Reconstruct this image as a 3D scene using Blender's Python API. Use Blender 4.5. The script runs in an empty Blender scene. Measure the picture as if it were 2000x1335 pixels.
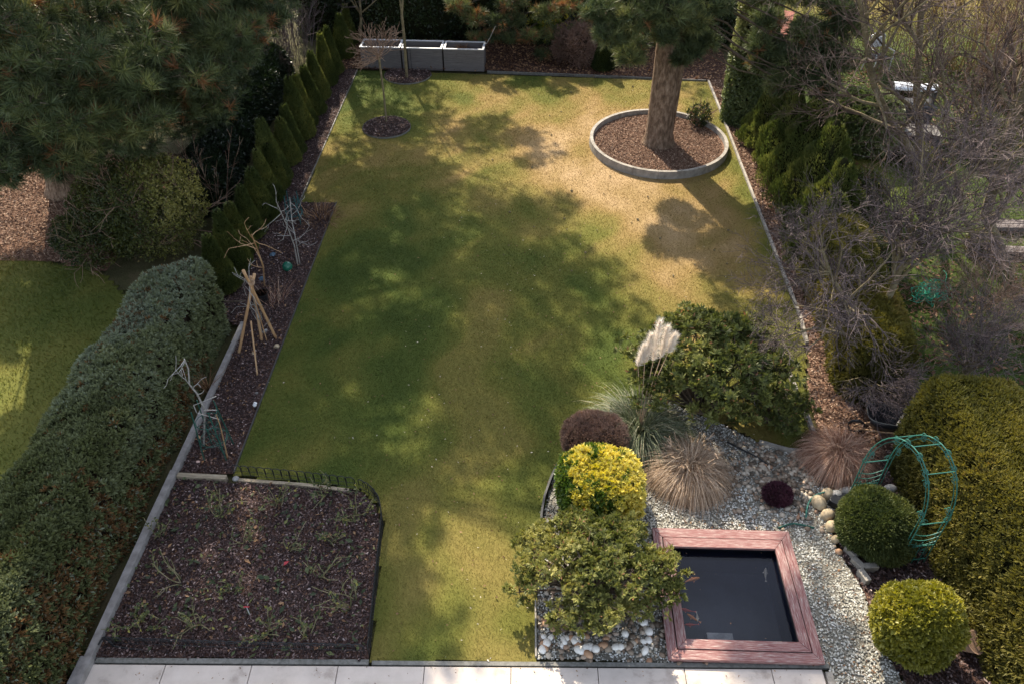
import bpy, bmesh, math, random
import numpy as np
from mathutils import Vector

# ------------------------------------------------------------------ camera, sky, sun, exposure
C = bpy.context.scene
COL = C.collection
F_PX, PITCH, YAW, CAM_H = 1540.0, math.atan(1332 / 1540), math.radians(1.77), 9.0
cam_d = bpy.data.cameras.new('camera'); cam = bpy.data.objects.new('camera', cam_d); COL.objects.link(cam)
cam.location = (0, 0, CAM_H)
cam.rotation_euler = (math.pi / 2 - PITCH, 0, YAW)
cam_d.sensor_width = 36; cam_d.lens = 36 * F_PX / 2000
cam_d.clip_start = .1; cam_d.clip_end = 500
C.camera = cam

SUN_EL, SUN_AZ = math.radians(41), math.radians(-20)      # azimuth from +Y, clockwise positive
SUN = np.array([math.sin(SUN_AZ) * math.cos(SUN_EL), math.cos(SUN_AZ) * math.cos(SUN_EL), math.sin(SUN_EL)])
W = bpy.data.worlds.new('World'); C.world = W; W.use_nodes = True
nt = W.node_tree; bg = nt.nodes['Background']
sky = nt.nodes.new('ShaderNodeTexSky'); sky.sky_type = 'NISHITA'; sky.sun_disc = False
sky.sun_elevation = SUN_EL; sky.sun_rotation = SUN_AZ; sky.air_density = 1.0; sky.dust_density = 1.5; sky.ozone_density = 1.0
hs_ = nt.nodes.new('ShaderNodeHueSaturation'); hs_.inputs['Saturation'].default_value = .55
nt.links.new(sky.outputs[0], hs_.inputs['Color']); nt.links.new(hs_.outputs[0], bg.inputs[0]); bg.inputs[1].default_value = 0.15
sl = bpy.data.lights.new('sun', 'SUN'); sl.energy = 4.3; sl.angle = math.radians(.55); sl.color = (1.0, .88, .70)
so = bpy.data.objects.new('sun', sl); COL.objects.link(so)
so.rotation_euler = Vector(SUN).to_track_quat('Z', 'Y').to_euler(); so.location = (0, 0, 30)
C.view_settings.view_transform = 'Standard'; C.view_settings.look = 'None'
C.view_settings.exposure = 1.45; C.view_settings.gamma = 1
C.cycles.max_bounces = 6; C.cycles.transparent_max_bounces = 8; C.cycles.caustics_reflective = False
C.cycles.caustics_refractive = False

# ------------------------------------------------------------------ survey helpers (pixel of the 2000 px photo -> place on the ground)
_c, _s = math.cos(YAW), math.sin(YAW)
def ray(px, py):
    x = (px - 1000) / F_PX; y = -(py - 667.5) / F_PX
    d = (x, math.cos(PITCH) + y * math.sin(PITCH), -math.sin(PITCH) + y * math.cos(PITCH))
    return np.array([_c * d[0] - _s * d[1], _s * d[0] + _c * d[1], d[2]])
def G(px, py, z=0.0):
    d = ray(px, py); t = (z - CAM_H) / d[2]
    return np.array([d[0] * t, d[1] * t, z])
def at(px, py, Y):
    d = ray(px, py); t = Y / d[1]
    return np.array([d[0] * t, Y, CAM_H + d[2] * t])
def P(p):
    X = _c * p[0] + _s * p[1]; Y = -_s * p[0] + _c * p[1]; Z = p[2] - CAM_H
    fw = Y * math.cos(PITCH) - Z * math.sin(PITCH); up = Y * math.sin(PITCH) + Z * math.cos(PITCH)
    return 1000 + F_PX * X / fw, 667.5 - F_PX * up / fw
def toward_sun(g, z):
    """the point at height z whose shadow falls on ground point g"""
    k = z / SUN[2]
    return np.array([g[0] + SUN[0] * k, g[1] + SUN[1] * k, z])

rng = np.random.default_rng(7)
def U(a, b, n=None): return rng.uniform(a, b, n)
def unit(v): return v / np.maximum(np.linalg.norm(v, axis=-1, keepdims=True), 1e-9)
def rdir(n): return unit(rng.normal(size=(n, 3)))
_nk = np.random.default_rng(3)
_K = _nk.normal(size=(14, 3)); _K = _K / np.linalg.norm(_K, axis=1)[:, None] * _nk.uniform(.6, 1.7, 14)[:, None]; _PH = _nk.uniform(0, 6.28, 14)
def noise(p, f=1.0, o=0.0):
    """smooth noise about 0..1 at points p (n,3)"""
    p = np.asarray(p, float)
    return .5 + .5 * np.tanh(np.sin(p @ (_K * f).T + _PH + o).sum(1) / 3.2)
def fbm(p, f=1.0): return .55 * noise(p, f) + .3 * noise(p, f * 2.3, 1.7) + .15 * noise(p, f * 5.1, 4.1)

# ------------------------------------------------------------------ mesh builder
class MB:
    def __init__(s): s.V = []; s.T = []; s.Q = []; s.A = []; s.n = 0
    def add(s, V, T=None, Q=None, a=0.5):
        V = np.asarray(V, float).reshape(-1, 3)
        s.V.append(V)
        s.A.append(np.broadcast_to(np.asarray(a, float), (len(V),)) if np.ndim(a) == 0 else np.asarray(a, float))
        if T is not None and len(T): s.T.append(np.asarray(T, int).reshape(-1, 3) + s.n)
        if Q is not None and len(Q): s.Q.append(np.asarray(Q, int).reshape(-1, 4) + s.n)
        s.n += len(V); return s
    def build(s, name, mat, parent=None, smooth=False, bevel=0):
        me = bpy.data.meshes.new(name)
        V = np.concatenate(s.V) if s.V else np.zeros((0, 3))
        T = np.concatenate(s.T) if s.T else np.zeros((0, 3), int)
        Q = np.concatenate(s.Q) if s.Q else np.zeros((0, 4), int)
        loops = np.concatenate([T.ravel(), Q.ravel()]).astype(np.int32)
        start = np.concatenate([np.arange(len(T)) * 3, len(T) * 3 + np.arange(len(Q)) * 4]).astype(np.int32)
        me.vertices.add(len(V)); me.vertices.foreach_set('co', V.astype(np.float32).ravel())
        me.loops.add(len(loops)); me.loops.foreach_set('vertex_index', loops)
        me.polygons.add(len(start)); me.polygons.foreach_set('loop_start', start)
        me.polygons.foreach_set('use_smooth', np.full(len(start), smooth))
        at_ = me.attributes.new('v', 'FLOAT', 'POINT')
        at_.data.foreach_set('value', np.concatenate(s.A).astype(np.float32) if s.A else np.zeros(0, np.float32))
        me.update(calc_edges=True)
        if bevel:
            b = bmesh.new(); b.from_mesh(me)
            bmesh.ops.bevel(b, geom=b.edges[:], offset=bevel, segments=2, affect='EDGES', profile=.6)
            b.to_mesh(me); b.free()
        me.materials.append(mat)
        o = bpy.data.objects.new(name, me); COL.objects.link(o)
        if parent: o.parent = parent
        return o
    # ---- shapes
    def box(s, c, size, rz=0, rx=0, a=.5):
        x, y, z = np.array(size) / 2
        V = np.array([(sx * x, sy * y, sz * z) for sz in (-1, 1) for sy in (-1, 1) for sx in (-1, 1)])
        if rx: V = V @ np.array([[1, 0, 0], [0, math.cos(rx), math.sin(rx)], [0, -math.sin(rx), math.cos(rx)]])
        if rz: V = V @ np.array([[math.cos(rz), math.sin(rz), 0], [-math.sin(rz), math.cos(rz), 0], [0, 0, 1]])
        return s.add(V + np.array(c), Q=[(0, 2, 3, 1), (4, 5, 7, 6), (0, 1, 5, 4), (2, 6, 7, 3), (0, 4, 6, 2), (1, 3, 7, 5)], a=a)
    def bar(s, p, q, w, h, a=.5):
        """a box from p to q (any direction), w wide, h tall"""
        p, q = np.array(p, float), np.array(q, float); d = unit(q - p)
        side = np.cross(d, (0, 0, 1)); side = unit(side) if np.linalg.norm(side) > 1e-4 else np.array([1., 0, 0])
        up = np.cross(side, d)
        V = [b + side * sx * w / 2 + up * sz * h / 2 for b in (p, q) for sz in (-1, 1) for sx in (-1, 1)]
        return s.add(V, Q=[(0, 2, 3, 1), (4, 5, 7, 6), (0, 1, 5, 4), (2, 6, 7, 3), (0, 4, 6, 2), (1, 3, 7, 5)], a=a)
    def prism(s, poly, z0, z1, a=.5):
        n = len(poly); pts = np.array(poly, float)[:, :2]
        V = np.concatenate([np.c_[pts, np.full(n, z0)], np.c_[pts, np.full(n, z1)]])
        c0 = np.r_[pts.mean(0), z0]; c1 = np.r_[pts.mean(0), z1]
        Q = [(i, (i + 1) % n, n + (i + 1) % n, n + i) for i in range(n)]
        T = [(2 * n + 1, n + i, n + (i + 1) % n) for i in range(n)] + [(2 * n, (i + 1) % n, i) for i in range(n)]
        return s.add(np.concatenate([V, [c0], [c1]]), T=T, Q=Q, a=a)
    def tube(s, pts, r, sides=6, a=.5, closed=False):
        pts = np.asarray(pts, float); n = len(pts); r = np.broadcast_to(np.asarray(r, float), (n,))
        tan = unit(np.roll(pts, -1, 0) - np.roll(pts, 1, 0)) if closed else unit(np.gradient(pts, axis=0))
        ref = np.array([0, 0, 1.]) if abs(tan[:, 2]).mean() < .8 else np.array([1., 0, 0])
        n1 = unit(np.cross(tan, ref)); n2 = np.cross(tan, n1)
        th = np.arange(sides) * 2 * math.pi / sides
        V = pts[:, None] + r[:, None, None] * (np.cos(th)[None, :, None] * n1[:, None] + np.sin(th)[None, :, None] * n2[:, None])
        Q = []
        m = n if closed else n - 1
        for i in range(m):
            j = (i + 1) % n
            for k in range(sides):
                l = (k + 1) % sides
                Q.append((i * sides + k, i * sides + l, j * sides + l, j * sides + k))
        V = V.reshape(-1, 3); T = []
        if not closed:
            V = np.concatenate([V, pts[:1], pts[-1:]])
            T = [(n * sides, (k + 1) % sides, k) for k in range(sides)] + [(n * sides + 1, (n - 1) * sides + k, (n - 1) * sides + (k + 1) % sides) for k in range(sides)]
        return s.add(V, T=T, Q=Q, a=a)
    def segs(s, A, B, ra, rb, sides=4, a=.5):
        """many tapered rods at once"""
        A, B = np.asarray(A, float), np.asarray(B, float); n = len(A)
        if n == 0: return s
        d = unit(B - A); ref = np.where(np.abs(d[:, 2:3]) < .8, [[0, 0, 1.]], [[1., 0, 0]])
        n1 = unit(np.cross(d, ref)); n2 = np.cross(d, n1)
        th = np.arange(sides) * 2 * math.pi / sides
        off = np.cos(th)[None, :, None] * n1[:, None] + np.sin(th)[None, :, None] * n2[:, None]
        ra = np.broadcast_to(ra, (n,)); rb = np.broadcast_to(rb, (n,))
        V = np.concatenate([A[:, None] + off * ra[:, None, None], B[:, None] + off * rb[:, None, None]], 1)
        k = np.arange(sides); l = (k + 1) % sides
        Q = np.stack([k, l, sides + l, sides + k], 1)[None] + (np.arange(n) * 2 * sides)[:, None, None]
        if np.ndim(a): a = np.repeat(a, 2 * sides)
        return s.add(V.reshape(-1, 3), Q=Q.reshape(-1, 4), a=a)
    def leaves(s, Pn, D, N, L, Wd, a=.5, fold=.25, wide=.45):
        """diamond leaves: base at Pn, along D, facing N"""
        n = len(Pn); D = unit(D); S = unit(np.cross(D, N)); N = np.cross(S, D)
        L = np.broadcast_to(L, (n,))[:, None]; Wd = np.broadcast_to(Wd, (n,))[:, None]
        mid = Pn + D * L * wide
        V = np.stack([Pn, mid + S * Wd / 2 + N * Wd * fold, Pn + D * L, mid - S * Wd / 2 + N * Wd * fold], 1)
        b = (np.arange(n) * 4)[:, None]
        T = np.concatenate([b + [[0, 1, 2]], b + [[0, 2, 3]]])
        return s.add(V.reshape(-1, 3), T=T, a=np.repeat(np.broadcast_to(a, (n,)), 4))
    def needles(s, Pn, D, L, w, a=.5):
        n = len(Pn); D = unit(D); S = unit(np.cross(D, rdir(n)))
        L = np.broadcast_to(L, (n,))[:, None]
        w = np.broadcast_to(w, (n,))[:, None]
        V = np.stack([Pn - S * w / 2, Pn + S * w / 2, Pn + D * L], 1)
        return s.add(V.reshape(-1, 3), T=np.arange(n * 3).reshape(-1, 3), a=np.repeat(np.broadcast_to(a, (n,)), 3))
    def blades(s, R, D, L, w, droop=.5, k=4, a=.5):
        """bent grass blades from roots R, starting along D and falling by droop"""
        n = len(R); D = unit(D); L = np.broadcast_to(L, (n,)); w = np.broadcast_to(w, (n,)); droop = np.broadcast_to(droop, (n,))
        S = unit(np.cross(D, np.array([0, 0, 1.]) + rdir(n) * .3))
        rows = []
        p = R.copy(); d = D.copy()
        for i in range(k + 1):
            ww = (w * (1 - (i / k) ** 1.5) * .5 + .0004)[:, None]
            rows += [p - S * ww, p + S * ww]
            d = unit(d + np.array([0, 0, -1.]) * (droop / k)[:, None] * (1 + i))
            p = p + d * (L / k)[:, None]
        V = np.stack(rows, 1); m = 2 * (k + 1)
        q = np.stack([np.arange(k) * 2, np.arange(k) * 2 + 1, np.arange(k) * 2 + 3, np.arange(k) * 2 + 2], 1)
        Q = (q[None] + (np.arange(n) * m)[:, None, None]).reshape(-1, 4)
        return s.add(V.reshape(-1, 3), Q=Q, a=np.repeat(np.broadcast_to(a, (n,)), m))
    def rocks(s, Pn, size, a=.5, flat=.65, sub=1, rough=.16):
        """pebbles: deformed icospheres at Pn"""
        I, Tt = ICO[sub]; n = len(Pn); size = np.broadcast_to(size, (n,))
        sc = np.stack([U(.75, 1.3, n), U(.7, 1.1, n), U(.8, 1.1, n) * flat], 1) * size[:, None]
        ang = U(0, 6.28, n); c, q = np.cos(ang), np.sin(ang)
        B = I[None] * (1 + rng.normal(0, rough, (n, len(I), 1)))
        B = B * sc[:, None]
        V = np.stack([B[..., 0] * c[:, None] - B[..., 1] * q[:, None], B[..., 0] * q[:, None] + B[..., 1] * c[:, None], B[..., 2]], -1) + Pn[:, None]
        T = (Tt[None] + (np.arange(n) * len(I))[:, None, None]).reshape(-1, 3)
        return s.add(V.reshape(-1, 3), T=T, a=np.repeat(np.broadcast_to(a, (n,)), len(I)))
def _ico(sub):
    b = bmesh.new(); bmesh.ops.create_icosphere(b, subdivisions=sub, radius=1)
    V = np.array([v.co[:] for v in b.verts]); T = np.array([[v.index for v in f.verts] for f in b.faces]); b.free(); return V, T
ICO = {1: _ico(1), 2: _ico(2), 3: _ico(3), 4: _ico(4)}

# ------------------------------------------------------------------ object tags
def tag(o, label=None, cat=None, group=None, kind=None):
    if label: o['label'] = label
    if cat: o['category'] = cat
    if group: o['group'] = group
    if kind: o['kind'] = kind
    return o
def thing(name, loc, label, cat, group=None, rz=0):
    o = bpy.data.objects.new(name, None); COL.objects.link(o); o.empty_display_size = .2
    o.location = loc; o.rotation_euler = (0, 0, rz); return tag(o, label, cat, group)
def copy_tree(o, loc, rz, label=None, scale=1, parent=None):
    c = o.copy(); COL.objects.link(c)
    if parent is None:
        c.location = loc; c.rotation_euler = (0, 0, rz); c.scale = (scale,) * 3 if np.isscalar(scale) else scale
        if label: c['label'] = label
    else: c.parent = parent
    for ch in list(o.children): copy_tree(ch, None, 0, parent=c)
    return c

# ------------------------------------------------------------------ materials
def ramp(nt, stops):
    r = nt.nodes.new('ShaderNodeValToRGB'); e = r.color_ramp.elements
    while len(e) > 1: e.remove(e[-1])
    e[0].position = stops[0][0]; e[0].color = (*stops[0][1], 1)
    for p, c in stops[1:]:
        x = e.new(p); x.color = (*c, 1)
    return r
def leafmat(name, stops, trans=.3, rough=.55, spec=.3):
    m = bpy.data.materials.new(name); m.use_nodes = True; nt = m.node_tree; b = nt.nodes['Principled BSDF']
    a = nt.nodes.new('ShaderNodeAttribute'); a.attribute_name = 'v'
    r = ramp(nt, stops); nt.links.new(a.outputs['Fac'], r.inputs[0]); nt.links.new(r.outputs[0], b.inputs['Base Color'])
    b.inputs['Roughness'].default_value = rough; b.inputs['Specular IOR Level'].default_value = spec
    if trans:
        t = nt.nodes.new('ShaderNodeBsdfTranslucent'); mx = nt.nodes.new('ShaderNodeMixShader'); mx.inputs[0].default_value = trans
        hs = nt.nodes.new('ShaderNodeHueSaturation'); hs.inputs['Saturation'].default_value = 1.15; hs.inputs['Value'].default_value = 1.25
        nt.links.new(r.outputs[0], hs.inputs['Color']); nt.links.new(hs.outputs[0], t.inputs[0])
        nt.links.new(b.outputs[0], mx.inputs[1]); nt.links.new(t.outputs[0], mx.inputs[2])
        nt.links.new(mx.outputs[0], nt.nodes['Material Output'].inputs[0])
    return m
def surf(name, stops, scale=8, rough=.75, bump=.3, detail=8, stretch=(1, 1, 1), metal=0, attr=0.0, bscale=None, spec=.35, dist=.01):
    """noise-coloured surface; attr mixes in the mesh attribute v"""
    m = bpy.data.materials.new(name); m.use_nodes = True; nt = m.node_tree; b = nt.nodes['Principled BSDF']
    tc = nt.nodes.new('ShaderNodeTexCoord'); mp = nt.nodes.new('ShaderNodeMapping'); mp.inputs['Scale'].default_value = stretch
    nt.links.new(tc.outputs['Object'], mp.inputs[0])
    n = nt.nodes.new('ShaderNodeTexNoise'); n.inputs['Scale'].default_value = scale; n.inputs['Detail'].default_value = detail; n.inputs['Roughness'].default_value = .65
    nt.links.new(mp.outputs[0], n.inputs['Vector'])
    fac = n.outputs['Fac']
    if attr:
        a = nt.nodes.new('ShaderNodeAttribute'); a.attribute_name = 'v'
        mx = nt.nodes.new('ShaderNodeMix'); mx.inputs[0].default_value = attr
        nt.links.new(fac, mx.inputs[2]); nt.links.new(a.outputs['Fac'], mx.inputs[3]); fac = mx.outputs[0]
    r = ramp(nt, stops); nt.links.new(fac, r.inputs[0]); nt.links.new(r.outputs[0], b.inputs['Base Color'])
    b.inputs['Roughness'].default_value = rough; b.inputs['Metallic'].default_value = metal; b.inputs['Specular IOR Level'].default_value = spec
    if bump:
        n2 = nt.nodes.new('ShaderNodeTexNoise'); n2.inputs['Scale'].default_value = bscale or scale * 3; n2.inputs['Detail'].default_value = 6
        nt.links.new(mp.outputs[0], n2.inputs['Vector'])
        bp = nt.nodes.new('ShaderNodeBump'); bp.inputs['Strength'].default_value = bump; bp.inputs['Distance'].default_value = dist
        nt.links.new(n2.outputs['Fac'], bp.inputs['Height']); nt.links.new(bp.outputs[0], b.inputs['Normal'])
    return m

M = {}
M['lawn'] = leafmat('lawn_soil_thatch', [(0, (.032, .050, .011)), (.2, (.060, .079, .016)), (.4, (.110, .108, .024)), (.55, (.17, .136, .040)), (.72, (.225, .155, .06)), (1, (.34, .24, .13))], trans=0, rough=.9, spec=.1)
M['grass'] = leafmat('grass_blades', [(0, (.032, .052, .011)), (.2, (.062, .082, .016)), (.4, (.115, .114, .024)), (.55, (.185, .146, .042)), (.72, (.24, .165, .062)), (1, (.36, .255, .14))], trans=.25, rough=.6, spec=.2)
M['earth'] = surf('bare_earth', [(.25, (.035, .030, .016)), (.5, (.055, .052, .022)), (.75, (.10, .075, .045))], scale=2.2, rough=.95, bump=.6, bscale=30, dist=.03, spec=.1)
M['mulch'] = surf('bark_mulch_bed', [(.25, (.022, .013, .010)), (.5, (.065, .036, .028)), (.72, (.13, .075, .055))], scale=26, rough=.95, bump=.9, bscale=45, dist=.03, spec=.15)
M['chips'] = leafmat('bark_chips', [(0, (.020, .014, .014)), (.5, (.068, .043, .040)), (.8, (.135, .086, .075)), (.93, (.21, .15, .14)), (1, (.34, .27, .25))], trans=0, rough=.85, spec=.25)
M['litter'] = leafmat('needle_litter', [(0, (.09, .05, .035)), (.5, (.19, .115, .08)), (.8, (.28, .185, .13)), (1, (.42, .31, .23))], trans=0, rough=.9, spec=.1)
M['litter_soil'] = surf('needle_soil', [(.25, (.07, .038, .026)), (.5, (.16, .09, .06)), (.75, (.27, .17, .115))], scale=18, rough=.95, bump=.8, bscale=50, dist=.02, spec=.1)
M['gravelbase'] = surf('gravel_sand', [(.3, (.09, .08, .062)), (.6, (.19, .175, .145)), (.8, (.30, .28, .24))], scale=30, rough=.9, bump=.9, bscale=38, dist=.02)
M['gravel'] = leafmat('gravel_stones', [(0, (.10, .095, .075)), (.3, (.26, .25, .21)), (.6, (.44, .43, .385)), (.9, (.68, .67, .63)), (1, (.28, .19, .11))], trans=0, rough=.7, spec=.3)
M['river'] = leafmat('river_stones', [(0, (.07, .055, .04)), (.35, (.18, .125, .085)), (.6, (.27, .22, .165)), (.85, (.45, .39, .31)), (1, (.26, .14, .08))], trans=0, rough=.6, spec=.35)
M['white_stone'] = surf('white_pebble', [(.3, (.48, .43, .36)), (.55, (.74, .71, .65)), (.8, (.83, .81, .77))], scale=6, rough=.6, bump=.2)
M['rust_stone'] = surf('orange_pebble', [(.3, (.28, .14, .07)), (.6, (.45, .28, .17)), (.8, (.62, .5, .4))], scale=6, rough=.6, bump=.2)
M['boulder'] = surf('tan_boulder', [(.3, (.22, .16, .10)), (.55, (.42, .34, .22)), (.8, (.58, .50, .38))], scale=5, rough=.8, bump=.5)
M['grey_rock'] = surf('grey_rock', [(.3, (.16, .15, .14)), (.55, (.30, .29, .27)), (.8, (.44, .42, .39))], scale=6, rough=.85, bump=.6)
M['concrete'] = surf('weathered_concrete', [(.25, (.13, .115, .095)), (.5, (.25, .228, .198)), (.75, (.36, .332, .29))], scale=7, rough=.9, bump=.35, bscale=60)
M['kerb'] = surf('grey_kerb', [(.25, (.15, .135, .125)), (.55, (.25, .23, .215)), (.8, (.33, .31, .295))], scale=9, rough=.85, bump=.3, bscale=70)
M['oldwood'] = surf('bleached_plank', [(.3, (.17, .135, .09)), (.55, (.33, .27, .19)), (.8, (.42, .36, .27))], scale=5, stretch=(1, 8, 8), rough=.85, bump=.5)
M['slab'] = surf('patio_slab', [(.25, (.20, .17, .15)), (.36, (.33, .28, .24)), (.44, (.44, .38, .33)), (.6, (.50, .435, .38)), (.8, (.54, .475, .42))], scale=2.6, detail=12, rough=.7, bump=.12, bscale=120)
M['joint'] = surf('sand_joint', [(.3, (.10, .085, .07)), (.7, (.24, .21, .18))], scale=30, rough=.95, bump=.4)
M['redwood'] = surf('flaking_red_paint', [(.34, (.125, .045, .043)), (.46, (.20, .088, .082)), (.56, (.255, .158, .145)), (.66, (.36, .30, .27))], scale=11, detail=14, stretch=(.7, 9, 9), rough=.75, bump=.5, bscale=14)
M['redwood_y'] = surf('flaking_red_paint_long', [(.34, (.125, .045, .043)), (.46, (.20, .088, .082)), (.56, (.255, .158, .145)), (.66, (.36, .30, .27))], scale=11, detail=14, stretch=(9, .7, 9), rough=.75, bump=.5, bscale=14)
M['liner'] = surf('pond_liner', [(.3, (.006, .007, .009)), (.7, (.016, .018, .022))], scale=4, rough=.5, bump=.2)
M['bark'] = surf('pine_bark', [(.3, (.060, .040, .026)), (.5, (.17, .115, .078)), (.72, (.34, .25, .18))], scale=13, stretch=(1, 1, .42), rough=.95, bump=1.0, bscale=22, dist=.06, spec=.1)
M['bark_dark'] = surf('branch_bark', [(.3, (.05, .038, .028)), (.7, (.13, .10, .075))], scale=14, rough=.95, bump=.6, spec=.1)
M['bark_olive'] = surf('mossy_bark', [(.3, (.10, .078, .045)), (.55, (.19, .155, .09)), (.8, (.27, .235, .16))], scale=9, rough=.9, bump=.5, spec=.15)
M['twig'] = leafmat('bare_twigs', [(0, (.046, .034, .033)), (.5, (.092, .069, .067)), (1, (.16, .125, .124))], trans=0, rough=.8, spec=.2)
M['twig_dark'] = leafmat('brownish_twigs', [(0, (.050, .032, .026)), (.5, (.11, .075, .06)), (1, (.20, .145, .12))], trans=0, rough=.8, spec=.2)
M['twig_warm'] = leafmat('reddish_twigs', [(0, (.10, .055, .038)), (.5, (.21, .13, .09)), (1, (.36, .25, .18))], trans=0, rough=.8, spec=.2)
M['twig_gold'] = leafmat('golden_stems', [(0, (.13, .085, .03)), (.5, (.27, .18, .065)), (1, (.46, .34, .15))], trans=.15, rough=.7)
M['pine'] = leafmat('pine_needles', [(0, (.032, .046, .022)), (.45, (.072, .094, .040)), (.78, (.150, .170, .062)), (.9, (.21, .205, .078)), (.93, (.19, .085, .038)), (1, (.30, .15, .07))], trans=.22, rough=.5)
M['thuja'] = leafmat('thuja_sprays', [(0, (.028, .042, .013)), (.45, (.078, .096, .026)), (.8, (.16, .165, .042)), (1, (.23, .19, .05))], trans=.25, rough=.6)
M['thuja_olive'] = leafmat('olive_hedge_sprays', [(0, (.036, .040, .010)), (.45, (.100, .095, .022)), (.8, (.185, .160, .036)), (1, (.25, .16, .06))], trans=.28, rough=.6)
M['conifer'] = leafmat('green_conifer_sprays', [(0, (.030, .046, .013)), (.45, (.085, .108, .030)), (.8, (.18, .19, .055)), (1, (.27, .25, .08))], trans=.3, rough=.5)
M['blue'] = leafmat('blue_hedge_sprays', [(0, (.036, .043, .016)), (.3, (.092, .104, .038)), (.55, (.150, .166, .082)), (.80, (.21, .24, .172)), (.84, (.085, .045, .020)), (1, (.17, .095, .04))], trans=.2, rough=.75, spec=.1)
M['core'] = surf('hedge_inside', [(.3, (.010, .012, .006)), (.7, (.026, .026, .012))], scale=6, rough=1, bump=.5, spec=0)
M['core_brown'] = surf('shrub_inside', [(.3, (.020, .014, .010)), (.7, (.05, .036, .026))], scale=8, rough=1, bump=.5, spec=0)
M['hinoki'] = leafmat('fan_sprays', [(0, (.034, .046, .013)), (.45, (.115, .130, .034)), (.8, (.25, .245, .070)), (.93, (.35, .325, .11)), (1, (.30, .15, .08))], trans=.3, rough=.55)
M['euonymus'] = leafmat('gold_green_leaves', [(0, (.025, .055, .012)), (.4, (.080, .135, .020)), (.62, (.17, .20, .03)), (.7, (.52, .45, .045)), (1, (.70, .60, .15))], trans=.25, rough=.4, spec=.5)
M['boxgold'] = leafmat('lime_leaves', [(0, (.055, .066, .014)), (.45, (.19, .185, .030)), (.8, (.36, .31, .045)), (1, (.52, .42, .09))], trans=.3, rough=.45, spec=.4)
M['straw'] = leafmat('straw_blades', [(0, (.17, .11, .06)), (.5, (.42, .30, .205)), (1, (.66, .53, .40))], trans=.25, rough=.65)
M['straw_red'] = leafmat('rusty_straw', [(0, (.17, .08, .05)), (.5, (.38, .22, .15)), (1, (.62, .45, .34))], trans=.25, rough=.65)
M['plume'] = leafmat('pampas_plume', [(0, (.55, .46, .37)), (.5, (.78, .71, .63)), (1, (.86, .82, .76))], trans=.3, rough=.9)
M['pampas'] = leafmat('pampas_blades', [(0, (.055, .075, .035)), (.5, (.13, .155, .085)), (.85, (.26, .27, .18)), (1, (.42, .36, .24))], trans=.25, rough=.5)
M['laurel'] = leafmat('laurel_leaves', [(0, (.010, .018, .008)), (.5, (.025, .040, .014)), (.85, (.05, .065, .020)), (1, (.14, .14, .03))], trans=.2, rough=.35, spec=.5)
M['ivy'] = leafmat('ivy_leaves', [(0, (.032, .052, .016)), (.5, (.12, .15, .055)), (.85, (.27, .28, .12)), (1, (.40, .37, .18))], trans=.2, rough=.35, spec=.5)
M['shrubleaf'] = leafmat('evergreen_shrub_leaves', [(0, (.018, .030, .010)), (.5, (.060, .072, .018)), (.8, (.15, .15, .035)), (1, (.27, .24, .07))], trans=.3, rough=.4, spec=.4)
M['heather'] = leafmat('purple_foliage', [(0, (.030, .010, .016)), (.6, (.085, .026, .040)), (1, (.15, .06, .075))], trans=.2, rough=.6)
M['brownball'] = leafmat('brown_twiglets', [(0, (.075, .045, .034)), (.5, (.17, .105, .08)), (1, (.29, .20, .155))], trans=.1, rough=.8)
M['rose'] = leafmat('rose_stems', [(0, (.055, .060, .026)), (.5, (.125, .12, .052)), (1, (.25, .20, .115))], trans=0, rough=.6)
M['roseleaf'] = leafmat('rose_leaves', [(0, (.030, .045, .022)), (.5, (.085, .105, .042)), (.85, (.19, .19, .055)), (1, (.30, .26, .06))], trans=.25, rough=.5)
M['deadleaf'] = leafmat('dead_leaves', [(0, (.07, .035, .02)), (.5, (.18, .095, .05)), (1, (.36, .22, .12))], trans=.2, rough=.7)
def plain(name, col, rough=.5, metal=0, col2=None, scale=20, bump=0.1):
    return surf(name, [(.35, col2 or tuple(c * .75 for c in col)), (.65, col)], scale=scale, rough=rough, metal=metal, bump=bump)
M['green_metal'] = plain('green_enamel', (.030, .155, .118), .5, 0, (.022, .10, .078))
M['dark_green'] = plain('dark_green_enamel', (.018, .085, .062), .5)
M['black_metal'] = plain('black_wire', (.014, .014, .016), .5)
M['black_plastic'] = plain('black_plastic', (.016, .017, .019), .35)
M['edge'] = plain('grey_lawn_edging', (.17, .165, .15), .7, 0, (.09, .088, .075))
M['edge_dark'] = plain('dark_lawn_edging', (.055, .052, .047), .7)
M['rim'] = plain('pale_metal_rim', (.62, .63, .66), .4, .2)
M['planter'] = surf('grey_ribbed_board', [(.3, (.085, .076, .074)), (.6, (.135, .122, .12)), (.8, (.185, .168, .165))], scale=4, stretch=(1, 1, 12), rough=.75, bump=.5, bscale=10)
M['bamboo'] = surf('bamboo_cane', [(.3, (.26, .14, .065)), (.55, (.42, .25, .125)), (.8, (.56, .40, .24))], scale=6, stretch=(1, 1, .5), rough=.5, bump=.2)
M['silver'] = plain('silver_twig', (.36, .34, .31), .6, .0, (.17, .15, .13))
M['white'] = plain('white_plastic', (.72, .72, .72), .4)
M['hood'] = plain('pale_sheet_metal', (.70, .72, .76), .35, .2)
M['darkbox'] = plain('dark_cabinet', (.035, .036, .042), .6)
M['table'] = surf('grey_table_top', [(.3, (.085, .078, .07)), (.7, (.16, .148, .135))], scale=6, rough=.8, bump=.3)
M['teal'] = plain('teal_plastic', (.015, .085, .085), .5)
M['redbrown'] = surf('red_brown_sheet', [(.3, (.21, .062, .042)), (.7, (.36, .125, .085))], scale=4, rough=.7, bump=.2)
M['netgreen'] = plain('green_netting', (.02, .30, .19), .5)
M['terracotta'] = plain('pale_clay', (.42, .27, .18), .8, 0, (.30, .19, .13))
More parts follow.
